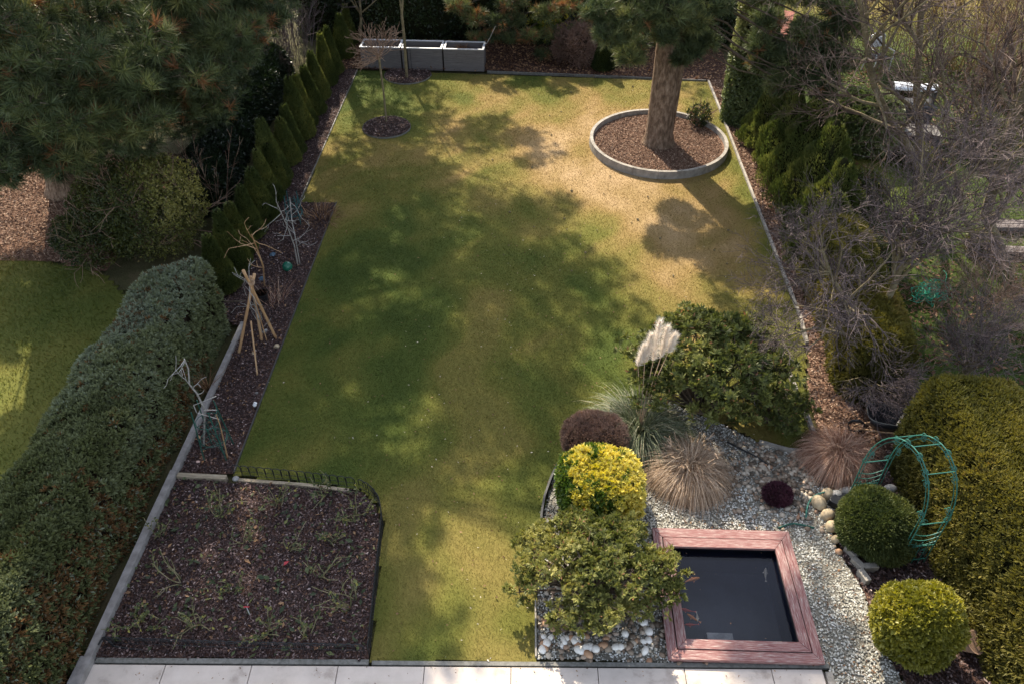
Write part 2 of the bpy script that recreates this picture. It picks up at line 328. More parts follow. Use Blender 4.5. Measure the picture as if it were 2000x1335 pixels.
M['lumber'] = surf('grey_lumber', [(.3, (.075, .06, .055)), (.55, (.14, .12, .115)), (.8, (.21, .19, .19))], scale=6, stretch=(.4, 6, 6), rough=.85, bump=.4)
M['fish_orange'] = surf('orange_koi', [(.4, (.68, .20, .04)), (.6, (.78, .30, .09)), (.75, (.8, .55, .35))], scale=9, rough=.35, bump=0)
M['fish_red'] = surf('red_koi', [(.4, (.46, .05, .035)), (.65, (.55, .12, .06)), (.8, (.7, .5, .42))], scale=8, rough=.35, bump=0)
M['fish_pale'] = surf('pale_koi', [(.4, (.60, .50, .38)), (.7, (.75, .60, .30))], scale=8, rough=.35, bump=0)
M['fish_ghost'] = surf('grey_koi', [(.4, (.20, .17, .13)), (.7, (.42, .35, .27))], scale=8, rough=.35, bump=0)
M['blue_plastic'] = plain('blue_grey_plastic', (.07, .12, .17), .4)
M['glassball'] = plain('green_glazed_ball', (.02, .12, .075), .15)
M['redthing'] = plain('red_petal', (.45, .05, .06), .5)
M['pinkstone'] = plain('pink_shell', (.62, .42, .36), .6)
def water():
    m = bpy.data.materials.new('pond_water'); m.use_nodes = True; nt = m.node_tree
    for n in list(nt.nodes): nt.nodes.remove(n)
    out = nt.nodes.new('ShaderNodeOutputMaterial'); t = nt.nodes.new('ShaderNodeBsdfTransparent'); t.inputs[0].default_value = (.80, .84, .88, 1)
    g = nt.nodes.new('ShaderNodeBsdfGlossy'); g.inputs['Roughness'].default_value = .015
    f = nt.nodes.new('ShaderNodeFresnel'); f.inputs[0].default_value = 1.33
    n = nt.nodes.new('ShaderNodeTexNoise'); n.inputs['Scale'].default_value = 5; n.inputs['Detail'].default_value = 3
    bp = nt.nodes.new('ShaderNodeBump'); bp.inputs['Strength'].default_value = .05; bp.inputs['Distance'].default_value = .02
    nt.links.new(n.outputs[0], bp.inputs['Height']); nt.links.new(bp.outputs[0], g.inputs['Normal'])
    mx = nt.nodes.new('ShaderNodeMixShader'); nt.links.new(f.outputs[0], mx.inputs[0]); nt.links.new(t.outputs[0], mx.inputs[1]); nt.links.new(g.outputs[0], mx.inputs[2])
    df = nt.nodes.new('ShaderNodeBsdfDiffuse'); df.inputs[0].default_value = (.014, .020, .050, 1); m2 = nt.nodes.new('ShaderNodeMixShader'); m2.inputs[0].default_value = .11
    nt.links.new(t.outputs[0], m2.inputs[1]); nt.links.new(df.outputs[0], m2.inputs[2]); nt.links.new(m2.outputs[0], mx.inputs[1])
    nt.links.new(mx.outputs[0], out.inputs[0]); return m
M['water'] = water()

# ------------------------------------------------------------------ ground zones
def inpoly(x, y, poly):
    x, y = np.asarray(x), np.asarray(y); r = np.zeros(x.shape, bool); n = len(poly)
    for i in range(n):
        x1, y1 = poly[i]; x2, y2 = poly[(i + 1) % n]
        c = ((y1 > y) != (y2 > y)); t = (x2 - x1) * (y - y1) / ((y2 - y1) or 1e-9) + x1
        r ^= c & (x < t)
    return r
RING, RING_R = (3.02, 17.85), 1.62
STD, TREE2 = (-3.76, 18.6), (-3.66, 21.95)
def circ(x, y, c, r): return (x - c[0]) ** 2 + (y - c[1]) ** 2 < r * r
LAWN = [(-1.82, 4.55), (-1.98, 6.55), (-2.1, 6.85), (-2.4, 7.12), (-4.28, 7.3), (-4.3, 14.9), (-5.1, 14.95), (-5.15, 22.25), (4.82, 21.75), (4.83, 11.2), (4.72, 10.2), (4.45, 9.3), (4.36, 8.0),
        (3.5, 8.2), (3.08, 8.53), (2.19, 9.06), (1.19, 8.8), (.56, 7.87), (.33, 7.33), (.22, 6.78), (.14, 5.36), (.13, 4.6)]
GRAVEL = [(.15, 4.64), (.16, 5.36), (.24, 6.78), (.35, 7.33), (.58, 7.86), (1.2, 8.78), (2.19, 9.04), (3.08, 8.5), (3.5, 8.18), (4.36, 7.98), (4.8, 7.6), (4.75, 7.0), (4.2, 6.85), (4.15, 6.3), (4.33, 5.6), (4.25, 5.2), (4.45, 4.4), (4.4, 3.2), (3.62, 3.2), (3.6, 4.64)]
ROSE = [(-5.08, 4.50), (-1.86, 4.57), (-2.02, 6.55), (-2.14, 6.82), (-2.42, 7.06), (-5.08, 7.2)]
SIDE = [(-5.08, 7.28), (-4.33, 7.34), (-4.33, 14.87), (-5.12, 14.9), (-5.17, 22.3), (-6.0, 22.3), (-6.0, 11.0), (-5.08, 10.6)]
BACK = [(-5.6, 22.3), (-1.4, 22.28), (4.85, 21.8), (5.6, 21.8), (5.6, 26.5), (-6.2, 26.5)]
RIGHT = [(4.9, 21.8), (4.9, 11.2), (4.78, 10.2), (4.5, 9.2), (4.42, 8.0), (5.6, 7.9), (5.9, 22)]
POOL = (1.72, 3.51, 4.66, 6.47)
def lawn_mask(x, y): return inpoly(x, y, LAWN) & ~circ(x, y, RING, RING_R) & ~circ(x, y, STD, .6) & ~circ(x, y, TREE2, .66)
def pool_mask(x, y): return (x > POOL[0]) & (x < POOL[1]) & (y > POOL[2]) & (y < POOL[3])
def gravel_mask(x, y): return inpoly(x, y, GRAVEL) & ~pool_mask(x, y)
def lawn_v(x, y):
    p = np.c_[x, y, 0 * x]
    tan = 1.1 * np.exp(-((x - 1.4) / 3.3) ** 2 - ((y - 17.2) / 3.6) ** 2) + .8 * np.exp(-((x - 3.4) / 1.6) ** 2 - ((y - 13) / 3) ** 2) + .14 * np.exp(-((x + .8) / .9) ** 2 - ((y - 5.6) / 1.6) ** 2) + .3 * np.exp(-((x + 3) / 2) ** 2 - ((y - 17) / 2) ** 2)
    return np.clip(np.minimum(.46 + .3 * np.clip(tan, 0, 1), -.02 + .56 * fbm(p + .35 * np.sin(p[:, [1, 0, 2]] * 2.1), 1.25) ** 1.4 + .16 * noise(p + .2 * np.sin(p[:, [1, 0, 2]] * 5.3), 3.1)) + .72 * np.clip(tan, 0, 1) * (.50 + .6 * fbm(p, 2.4)), 0, 1)
def lawn_z(x, y): return .010 * fbm(np.c_[x, y, 0 * x], 2.0)
def sheet(name, mask, bb, step, zf, vf, mat, kind='structure'):
    x0, x1, y0, y1 = bb; nx, ny = int((x1 - x0) / step), int((y1 - y0) / step)
    gx, gy = np.meshgrid(np.linspace(x0, x1, nx + 1), np.linspace(y0, y1, ny + 1))
    cx = (gx[:-1, :-1] + gx[1:, 1:]) / 2; cy = (gy[:-1, :-1] + gy[1:, 1:]) / 2
    keep = mask(cx, cy)
    idx = np.arange((nx + 1) * (ny + 1)).reshape(ny + 1, nx + 1)
    Q = np.stack([idx[:-1, :-1], idx[:-1, 1:], idx[1:, 1:], idx[1:, :-1]], -1)[keep]
    used, inv = np.unique(Q, return_inverse=True); X = gx.ravel()[used]; Y = gy.ravel()[used]
    m = MB(); m.add(np.c_[X, Y, zf(X, Y)], Q=inv.reshape(-1, 4), a=vf(X, Y))
    return tag(m.build(name, mat, smooth=True), kind=kind)
def scatter(mask, bb, n):
    x = U(bb[0], bb[1], n); y = U(bb[2], bb[3], n); k = mask(x, y); return x[k], y[k]
half = lambda x, y: .5 + 0 * x
m = MB(); R_ = 75
m.add([(-R_, -R_, -.05), (R_, -R_, -.05), (R_, R_ + 30, -.05), (-R_, R_ + 30, -.05)], Q=[(0, 1, 2, 3)])
# the pond sinks below the ground, so the ground sheet is laid round it
gm = MB(); xs = [-R_, POOL[0], POOL[1], R_]; ys = [-R_, POOL[2], POOL[3], R_ + 30]
for i in range(3):
    for j in range(3):
        if i == 1 and j == 1: continue
        gm.add([(xs[i], ys[j], -.05), (xs[i + 1], ys[j], -.05), (xs[i + 1], ys[j + 1], -.05), (xs[i], ys[j + 1], -.05)], Q=[(0, 1, 2, 3)])
tag(gm.build('ground', M['earth']), kind='structure')
BBL = (-5.2, 4.9, 4.54, 22.3)
sheet('lawn', lawn_mask, BBL, .06, lawn_z, lawn_v, M['lawn'])
x, y = scatter(lawn_mask, BBL, 430000)
x2, y2 = scatter(lambda x, y: lawn_mask(x, y) & (U(0, 1, x.shape) < np.clip((14 - y) / 7, 0, 1)), (-4.4, 4.9, 4.54, 14), 520000); x = np.r_[x, x2]; y = np.r_[y, y2]
v = np.clip(lawn_v(x, y) + rng.normal(0, .13, len(x)), 0, 1)
gb = MB(); D = unit(np.c_[rng.normal(0, .55, (len(x), 2)), np.full(len(x), .8)])
gb.needles(np.c_[x, y, lawn_z(x, y) - .004], D, U(.018, .042, len(x)) * np.where(np.arange(len(x)) < len(x) - len(x2), 1, .8), np.clip(.0045 + (y - 5) * .00045, .0045, .0095), v)
tag(gb.build('grass', M['grass']), kind='stuff')

bump = lambda h, f: (lambda x, y: -.012 + h * fbm(np.c_[x, y, 0 * x], f))
sheet('rose_bed_soil', lambda x, y: inpoly(x, y, ROSE), (-5.1, -1.8, 4.5, 7.3), .05, bump(.05, 3), half, M['mulch'])
sheet('side_bed_soil', lambda x, y: inpoly(x, y, SIDE), (-6.0, -4.3, 7.2, 22.3), .06, bump(.05, 3), half, M['mulch'])
sheet('back_bed_soil', lambda x, y: inpoly(x, y, BACK), (-6.2, 5.6, 21.7, 26.5), .12, bump(.08, 2), half, M['mulch'])
sheet('right_bed_soil', lambda x, y: inpoly(x, y, RIGHT), (4.4, 6.0, 7.9, 22), .08, bump(.04, 3), half, M['litter_soil'])
sheet('ring_bed_soil', lambda x, y: circ(x, y, RING, RING_R - .02), (1.3, 4.8, 16.1, 19.6), .06, lambda x, y: .055 + .03 * fbm(np.c_[x, y, 0 * x], 2), half, M['litter_soil'])
sheet('standard_tree_bed_soil', lambda x, y: circ(x, y, STD, .59), (-4.4, -3.1, 17.9, 19.3), .05, lambda x, y: .012 + .03 * fbm(np.c_[x, y, 0 * x], 3), half, M['mulch'])
sheet('half_round_bed_soil', lambda x, y: circ(x, y, TREE2, .65) & (y < 22.3), (-4.4, -2.9, 21.2, 22.4), .05, lambda x, y: .012 + .03 * fbm(np.c_[x, y, 0 * x], 3), half, M['mulch'])
sheet('gravel', gravel_mask, (.1, 4.9, 3.2, 9.1), .05, lambda x, y: -.012 + .02 * fbm(np.c_[x, y, 0 * x], 3), half, M['gravelbase'])
def chips(name, mask, bb, n, z, size, mat, flat=.55, vlo=0, vhi=1):
    x, y = scatter(mask, bb, n); k = len(x); mb = MB()
    D = unit(np.c_[rng.normal(size=(k, 2)), rng.normal(0, .3, k)]); N = unit(np.c_[rng.normal(0, flat, (k, 2)), np.ones(k)])
    L = U(size * .5, size * 1.4, k)
    mb.leaves(np.c_[x, y, (z(x, y) if callable(z) else z) + U(.0, .025, k)], D, N, L, L * U(.3, .6, k), U(vlo, vhi, k) ** 1.4, fold=.1)
    tag(mb.build(name, mat), kind='stuff')
chips('bark_mulch', lambda x, y: inpoly(x, y, ROSE) | inpoly(x, y, SIDE), (-6, -1.8, 4.5, 22.3), 240000, lambda x, y: -.002 + .05 * fbm(np.c_[x, y, 0 * x], 3), .038, M['chips'])
chips('bark_mulch', lambda x, y: circ(x, y, STD, .58) | (circ(x, y, TREE2, .64) & (y < 22.25)), (-4.4, -2.9, 17.9, 22.3), 16000, lambda x, y: .02 + .03 * fbm(np.c_[x, y, 0 * x], 3), .05, M['chips'])
chips('leaf_litter', lambda x, y: inpoly(x, y, BACK), (-6.2, 5.6, 21.7, 26.5), 22000, lambda x, y: .08 * fbm(np.c_[x, y, 0 * x], 2), .08, M['deadleaf'])
chips('needle_litter', lambda x, y: inpoly(x, y, RIGHT), (4.4, 6, 7.9, 22), 60000, lambda x, y: .04 * fbm(np.c_[x, y, 0 * x], 3), .05, M['litter'])
chips('needle_litter', lambda x, y: circ(x, y, RING, RING_R - .1), (1.3, 4.8, 16.1, 19.6), 60000, lambda x, y: .06 + .03 * fbm(np.c_[x, y, 0 * x], 2), .038, M['litter'])
# gravel stones and the river-stone corner
x, y = scatter(gravel_mask, (.1, 4.9, 3.2, 9.1), 60000)
rv = np.exp(-((x - 3.75) / .62) ** 2 - ((y - 7.55) / .55) ** 2) + np.exp(-((x - 1.0) / .95) ** 2 - ((y - 5.2) / .8) ** 2) * .4
isr = U(0, 1, len(x)) < rv
gs = MB(); k = ~isr; nv = np.clip(U(.1, .95, k.sum()) * (.55 + .75 * fbm(np.c_[x[k], y[k], 0 * x[k]], 2.5)), 0, 1)
gs.rocks(np.c_[x[k], y[k], np.full(k.sum(), .008)], U(.007, .016, k.sum()), nv, flat=.7); tag(gs.build('gravel_stones', M['gravel']), kind='stuff')
rs = MB(); k = isr & (U(0, 1, len(x)) < .3)
rs.rocks(np.c_[x[k], y[k], np.full(k.sum(), .015)], U(.018, .05, k.sum()) , U(0, 1, k.sum()), flat=.65); tag(rs.build('river_stones', M['river'], smooth=True), kind='stuff')
# neighbours' lawns
NL = [(-40, -2), (-6.75, 2), (-6.75, 10.8), (-7.6, 11.6), (-8.6, 12.4), (-10, 12.6), (-14, 13.5), (-40, 14)]
nlm = lambda x, y: inpoly(x, y, NL)
def nl_v(x, y):
    return np.clip(.20 + .48 * fbm(np.c_[x, y, 0 * x], 1.2), 0, 1)
sheet('left_neighbour_lawn', nlm, (-20, -6.5, 0, 27), .15, lambda x, y: -.02 + .02 * fbm(np.c_[x, y, 0 * x], 1), nl_v, M['lawn'])
x, y = scatter(nlm, (-13, -6.6, 5.5, 17), 90000); v = np.clip(nl_v(x, y) + rng.normal(0, .1, len(x)), 0, 1)
gb = MB(); gb.needles(np.c_[x, y, np.full(len(x), -.02)], unit(np.c_[rng.normal(0, .5, (len(x), 2)), np.full(len(x), .8)]), U(.03, .075, len(x)), .013, v); tag(gb.build('grass', M['grass']), kind='stuff')
NR = [(6.3, 2), (30, 2), (30, 36), (5.9, 36), (5.9, 12)]
nrm = lambda x, y: inpoly(x, y, NR)
def nr_v(x, y):
    tan = .6 * np.exp(-((y - 29) / 3.5) ** 2) + .5 * np.exp(-((x - 7.4) / .8) ** 2 - ((y - 16.8) / 1.4) ** 2)
    return np.clip(.0 + .17 * fbm(np.c_[x, y, 0 * x], 1.3) + .7 * tan, 0, 1)
sheet('right_neighbour_lawn', nrm, (5.9, 22, 3, 36), .15, lambda x, y: -.02 + .03 * fbm(np.c_[x, y, 0 * x], 1), nr_v, M['lawn'])
PN = [(-20, 13), (-10, 12.6), (-8.6, 12.4), (-7.6, 11.6), (-6.3, 11.6), (-6.1, 26), (-20, 26)]
pnm = lambda x, y: inpoly(x, y, PN)
sheet('shaded_ground', lambda x, y: pnm(x, y) & ~((x < -8.3) & (y < 17)), (-16, -6.0, 11.5, 26), .15, lambda x, y: -.02 + .05 * fbm(np.c_[x, y, 0 * x], 1), half, M['earth'])  # dark earth instead of litter, the shade here put into the ground colour
sheet('pine_needle_ground', lambda x, y: pnm(x, y) & (x < -8.3) & (y < 17), (-16, -6.0, 11.5, 26), .15, lambda x, y: -.015 + .05 * fbm(np.c_[x, y, 0 * x], 1), half, M['litter_soil'])
chips('needle_litter', lambda x, y: pnm(x, y) & (x < -8.4) & (y < 17), (-14, -8.2, 11.5, 17), 70000, lambda x, y: .05 * fbm(np.c_[x, y, 0 * x], 1), .05, M['litter'])
HB = [(4.25, 3.2), (4.45, 4.4), (4.27, 5.2), (4.35, 5.6), (4.17, 6.3), (4.22, 6.85), (4.77, 7.0), (4.82, 7.6), (5.6, 8.2), (5.9, 3.2)]
hbm = lambda x, y: inpoly(x, y, HB)
sheet('hedge_foot_soil', hbm, (4.2, 5.9, 3.2, 8.3), .06, bump(.03, 3), half, M['mulch'])
chips('bark_mulch', hbm, (4.2, 5.9, 3.2, 8.3), 16000, lambda x, y: .03 * fbm(np.c_[x, y, 0 * x], 3), .05, M['chips'])
chips('leaf_litter', lambda x, y: gravel_mask(x, y) & (fbm(np.c_[x, y, 0 * x], 1.1) > .42), (.1, 4.9, 3.2, 9.1), 5200, .012, .035, M['deadleaf'])
chips('leaf_litter', lambda x, y: inpoly(x, y, ROSE), (-5.1, -1.8, 4.6, 7.3), 500, lambda x, y: .01 + .05 * fbm(np.c_[x, y, 0 * x], 3), .09, M['roseleaf'], vlo=.1, vhi=.8)
chips('leaf_litter', lambda x, y: inpoly(x, y, ROSE) | inpoly(x, y, SIDE), (-6, -1.8, 4.6, 15), 2600, lambda x, y: .01 + .05 * fbm(np.c_[x, y, 0 * x], 3), .06, M['deadleaf'])
x, y = scatter(nrm, (5.9, 16, 5, 32), 120000); v = np.clip(nr_v(x, y) + rng.normal(0, .1, len(x)), 0, 1)
gb = MB(); gb.needles(np.c_[x, y, np.full(len(x), -.015)], unit(np.c_[rng.normal(0, .6, (len(x), 2)), np.full(len(x), .8)]), U(.04, .10, len(x)), .018, v); tag(gb.build('grass', M['grass']), kind='stuff')
chips('leaf_litter', lambda x, y: nrm(x, y) & (fbm(np.c_[x, y, 0 * x], 1.6) > .40), (6, 13, 7, 24), 17000, .0, .10, M['deadleaf'], vhi=.75)

# ------------------------------------------------------------------ patio, kerbs, edgings
PROT = .0235
def pline(x): return 4.42 + (x + 5.15) * PROT        # the far edge of the paving
pt = MB(); pt.box((-.8, pline(-.8) - .5, -.055), (8.7, .96, .07), rz=PROT); tag(pt.build('patio_bed', M['joint']), kind='structure')
x0 = -5.14
for i, w in enumerate([.92] + [1.02] * 8):
    x1 = min(x0 + w, 3.52)
    s = MB(); s.box(((x0 + x1) / 2, pline((x0 + x1) / 2) - .5, -.004), (x1 - x0 - .008, .97, .05), rz=PROT); o = s.build('patio_slab', M['slab'], bevel=.004)
    o.location.z += U(-.0015, .0015); tag(o, kind='structure')
    x0 = x1
    if x0 > 3.5: break
s = MB(); s.box((-1.76, 4.625, -.004), (6.74, .045, .06)); s.box((3.05 - 1.48 - 1.44 + .78, 4.625, -.004), (1.5, .045, .06))
def edging(name, pts, w, h, mat, label, cat, z0=-.03, group=None):
    e = MB(); pts = [np.array(p, float) for p in pts]; n = len(pts); L = []; Rr = []
    for i, p in enumerate(pts):
        d = unit((pts[min(i + 1, n - 1)] - pts[max(i - 1, 0)])[:2]); q = np.array([-d[1], d[0]])
        L.append(p[:2] + q * w / 2); Rr.append(p[:2] - q * w / 2)
    V = []
    for l, r in zip(L, Rr): V += [(*l, z0), (*l, h), (*r, h), (*r, z0)]
    Q = []
    for i in range(n - 1):
        for k in range(3): Q.append((4 * i + k, 4 * i + k + 1, 4 * i + 5 + k, 4 * i + 4 + k))
    Q += [(0, 3, 2, 1), (4 * n - 4, 4 * n - 3, 4 * n - 2, 4 * n - 1)]
    e.add(V, Q=Q); return tag(e.build(name, mat), label, cat, group)
edging('kerb', [(-5.08, pline(-5.08) + .035), (-1.84, pline(-1.84) + .035)], .06, .03, M['edge'], 'thin grey edging strip between the pale slabs and the rose bed', 'edging')
edging('kerb', [(-1.8, pline(-1.8) + .03), (3.6, pline(3.6) + .03)], .05, .025, M['edge'], 'thin grey edging strip between the pale slabs and the lawn end', 'edging')
edging('kerb', [(3.575, 3.2), (3.575, 4.58)], .08, .03, M['concrete'], 'grey edging strip at the right end of the pale slabs beside the gravel', 'edging')
edging('kerb_wall', [(-5.19, 3.2), (-5.155, 4.45)], .14, .13, M['kerb'], 'wider raised end piece of the grey kerb beside the pale slabs', 'kerb')
edging('kerb_wall', [(-5.15, 4.46), (-5.15, 5.5), (-5.15, 6.5), (-5.145, 7.3)], .10, .10, M['kerb'], 'grey concrete kerb between the rose bed and the blue-green hedge', 'kerb')
edging('kerb_wall', [(-5.14, 7.31), (-5.13, 9), (-5.12, 10.7)], .085, .09, M['kerb'], 'narrow grey kerb running past the green obelisk to the bamboo tripod', 'kerb')
edging('plank', [(-5.08, 7.24), (-4.36, 7.215)], .075, .075, M['oldwood'], 'pale wooden plank across the head of the rose bed', 'plank')
edging('plank', [(-4.18, 7.2), (-3.2, 7.14), (-2.55, 7.06)], .05, .045, M['oldwood'], 'thin pale board along the foot of the black hoop fence', 'plank')
edging('lawn_edging', [(-4.3, 7.34), (-4.305, 11), (-4.305, 14.92)], .022, .03, M['edge_dark'], 'thin dark metal edging along the left bed with the bamboo tripod', 'edging')
edging('lawn_edging', [(-5.12, 14.97), (-5.14, 18), (-5.17, 22.25)], .025, .03, M['edge'], 'thin grey edging in front of the row of small conifers', 'edging')
edging('lawn_edging', [(-1.4, 22.24), (1.5, 22.05), (4.8, 21.78)], .03, .045, M['edge'], 'thin pale edging at the far end of the lawn', 'edging')
edging('lawn_edging', [(4.86, 21.75), (4.87, 19.5), (4.86, 17)], .05, .06, M['concrete'], 'concrete edging strip at the lawn beside the ivy column', 'edging')
edging('lawn_edging', [(4.86, 16.98), (4.86, 14), (4.86, 11.2), (4.8, 10.5)], .05, .06, M['concrete'], 'long concrete edging strip between lawn and right hand conifers', 'edging')
edging('lawn_edging', [(4.31, 9.75), (4.33, 9.32)], .06, .06, M['kerb'], 'short piece of grey edging beside the big fan-leaved bush', 'edging')
edging('lawn_edging', [(4.34, 9.2), (4.38, 8.0)], .06, .07, M['kerb'], 'grey edging board ending at the rusty straw grass', 'edging')
edging('lawn_edging', [(4.40, 7.99), (3.9, 8.02), (3.5, 8.17)], .05, .06, M['concrete'], 'low concrete edging behind the brown river stones', 'edging')
edging('lawn_edging', [(.14, 4.66), (.13, 5.4)], .02, .05, M['concrete'], 'short grey edging beside the large white pebbles', 'edging')
t = np.linspace(0, 1, 24)
arc = np.array([(.2 + .02 * 0, 6.4), (.2, 6.7), (.24, 7.0), (.33, 7.33), (.44, 7.62), (.6, 7.92), (.85, 8.35)])
edging('lawn_edging', arc, .03, .09, M['black_plastic'], 'curved black edging round the golden variegated shrub', 'edging')
def ring_edge(name, c, r, w, h, mat, label, a0=0, a1=2 * math.pi, n=72, seg=False, z0=-.03):
    e = MB(); th = np.linspace(a0, a1, n)
    for i in range(n - 1):
        g = .004 if seg and i % 4 == 0 else 0
        A, B = th[i] + g, th[i + 1]
        V = [(c[0] + rr * math.cos(a), c[1] + rr * math.sin(a), z) for a in (A, B) for rr, z in ((r - w, z0), (r - w + .012, h), (r - .012, h), (r, z0))]
        e.add(V, Q=[(0, 1, 5, 4), (1, 2, 6, 5), (2, 3, 7, 6), (0, 3, 2, 1), (4, 5, 6, 7)])
    return tag(e.build(name, mat), label, 'edging')
ring_edge('ring_edging', RING, RING_R + .06, .10, .19, M['concrete'], 'round raised concrete edging around the big pine trunk', seg=True)
ring_edge('ring_edging', STD, .62, .025, .045, M['edge'], 'thin round edging of the mulch circle under the small ball-headed tree')
ring_edge('ring_edging', TREE2, .68, .025, .045, M['edge'], 'half round edging of the mulch bed in front of the planters', a0=math.pi * .92, a1=2.08 * math.pi, n=40)

# ------------------------------------------------------------------ pond with fish
pond = thing('wooden_pond', ((POOL[0] + POOL[1]) / 2, (POOL[2] + POOL[3]) / 2, 0), 'square garden pond framed with flaking red-painted boards', 'pond')
px0, px1, py0, py1 = 1.70, 3.535, 4.64, 6.50
lc = np.array([(px0 + px1) / 2, (py0 + py1) / 2])
def loc(m): return m
BYF, BYB, BX = .125, .145, .118
for k in range(4):
    for j in range(2):
        zt = .105 if j == 0 else .113
        (a0, a1), (e0, e1), (f0, f1) = [(j * (B_ + .010), j * (B_ + .010) + B_ - .003) for B_ in (BX, BYF, BYB)]
        c_o = [(px0 + a0, py0 + e0), (px1 - a0, py0 + e0), (px1 - a0, py1 - f0), (px0 + a0, py1 - f0)]
        c_i = [(px0 + a1, py0 + e1), (px1 - a1, py0 + e1), (px1 - a1, py1 - f1), (px0 + a1, py1 - f1)]
        a, b, c, d = np.array(c_o[k]), np.array(c_o[(k + 1) % 4]), np.array(c_i[(k + 1) % 4]), np.array(c_i[k])
        u = unit(b - a) * .002
        poly = np.array([a + u, b - u, c - u, d + u]) - np.array(pond.location)[:2]
        bm_ = MB(); bm_.prism(poly, zt - .04, zt); bm_.build('frame_board', M['redwood' if k % 2 == 0 else 'redwood_y'], pond, bevel=.004)
for k, (c, sz) in enumerate([((0, py0 + .05 - lc[1], -.27), (px1 - px0 - .1, .06, .66)), ((0, py1 - .05 - lc[1], -.27), (px1 - px0 - .1, .06, .66)), ((px0 + .05 - lc[0], 0, -.27), (.06, py1 - py0 - .17, .66)), ((px1 - .05 - lc[0], 0, -.27), (.06, py1 - py0 - .17, .66))]):
    w = MB(); w.box(c, sz); w.build('side_wall', M['redwood'], pond)
lw = MB(); ix, iy = (px1 - px0) / 2 - .222, (py1 - py0) / 2 - .25
lw.add([(-ix, -iy, .07), (ix, -iy, .07), (ix, iy, .07), (-ix, iy, .07), (-ix, -iy, -.55), (ix, -iy, -.55), (ix, iy, -.55), (-ix, iy, -.55)], Q=[(0, 1, 5, 4), (1, 2, 6, 5), (2, 3, 7, 6), (3, 0, 4, 7), (4, 5, 6, 7)])
lw.build('pond_basin', M['liner'], pond)
lg = MB(); lg.box((-.13, -iy + .2, -.46), (.33, .36, .16)); lg.build('submerged_block', M['grey_rock'], pond, bevel=.01)
wt = MB(); wt.add([(lc[0] - ix, lc[1] - iy, .0), (lc[0] + ix, lc[1] - iy, .0), (lc[0] + ix, lc[1] + iy, .0), (lc[0] - ix, lc[1] + iy, .0)], Q=[(0, 1, 2, 3)])
tag(wt.build('water', M['water']), kind='structure')
def fish(px, py, L, ang, mat, label, z=-.026, bend=.25):
    p = G(px, py, z); f = thing('koi_fish', p, label, 'fish', 'fish in the pond', ang)
    b = MB(); t = np.linspace(-.5, .42, 12); w = L * .13 * np.array([.15, .55, .82, .95, 1, .97, .88, .74, .58, .42, .3, .22])
    yy = bend * L * (t - .1) ** 2 * np.where(t > 0, 1, .3)
    b.tube(np.c_[t * L, yy, 0 * t], w * .82, 8); b.build('body', mat, f, smooth=True)
    e = np.array([t[-1] * L, yy[-1], 0]); tf = MB()
    tf.add([e - (.02 * L, 0, 0), e + (.2 * L, .10 * L, 0), e + (.13 * L, .01 * L, .002), e + (.2 * L, -.07 * L, 0)], T=[(0, 1, 2), (0, 2, 3)]); tf.build('tail_fin', mat, f)
    for s_ in (1, -1):
        ff = MB(); ff.add([(-.2 * L, s_ * .09 * L, 0), (-.06 * L, s_ * .2 * L, -.004), (-.08 * L, s_ * .08 * L, 0)], T=[(0, 1, 2)]); ff.build('side_fin', mat, f)
fish(1350, 1131, .24, math.pi + .35, M['fish_orange'], 'largest orange fish, swimming near the upper left of the pond', bend=.4)
fish(1342, 1191, .19, math.pi - .2 + math.pi, M['fish_red'], 'red fish close to the left pond board with a pale tail')
fish(1354, 1206, .18, math.pi + 2.5, M['fish_orange'], 'slim orange fish pointing diagonally, beside the small yellow one')
fish(1362, 1204, .13, -math.pi / 2 - .05 + math.pi, M['fish_pale'], 'smallest fish, pale yellow and white, pointing straight up the pond')
fish(1350, 1219, .17, .05, M['fish_red'], 'red fish nearest the lower left corner of the pond')
fish(1495, 1120, .20, math.pi / 2 - .2 + math.pi, M['fish_ghost'], 'dull grey-brown fish alone at the right side of the pond', z=-.07)

# ------------------------------------------------------------------ white pebbles round the clipped bush
k = 0
for (cx, cy, n, r) in ((1110, 1262, 26, 60), (1085, 1225, 8, 34), (1190, 1255, 14, 70), (1270, 1230, 8, 30)):
    for i in range(n):
        p = G(cx + U(-r, r), cy + U(-22, 25)); 
        if not (.2 < p[0] < 1.66 and 4.7 < p[1] < 5.6): continue
        mb = MB(); sz = U(.032, .062); mb.rocks(np.zeros((1, 3)), sz, flat=.75, sub=2, rough=.04)
        warm = U(0, 1) < .22
        o = mb.build('pebble', M['rust_stone' if warm else 'white_stone'], smooth=True); o.location = (p[0], p[1], sz * .45)
        tag(o, 'rounded rusty-brown pebble among the white ones before the clipped bush' if warm else 'large smooth white pebble at the foot of the clipped bush by the patio', 'pebble', 'orange pebbles under the bush' if warm else 'white pebbles under the bush')
        k += 1
def rock(px, py, sx, sy, sz, mat, label, rz=0, z=0, name='boulder'):
    p = G(px, py, z); I, T = ICO[3]; mb = MB()
    V = I * np.array([sx, sy, sz]) * (1 + .22 * (fbm(I * 1.3 + U(0, 9), 1.3) - .5)[:, None] + .05 * (noise(I + U(0, 9), 5) - .5)[:, None])
    V[:, 2] = np.maximum(V[:, 2], -sz * .5); mb.add(V, T=T); o = mb.build(name, mat, smooth=True)
    o.location = (p[0], p[1], z + sz * .45); o.rotation_euler = (0, 0, rz); return tag(o, label, 'rock')
rock(1598, 985, .10, .12, .11, M['boulder'], 'upright tan boulder at the left end of the waterfall rocks', .3)
rock(1614, 1008, .10, .08, .09, M['boulder'], 'tan boulder just below the dark basin of the waterfall', .4)
rock(1622, 1030, .09, .08, .08, M['boulder'], 'rounded tan boulder at the edge of the pale gravel, below the waterfall', .9)
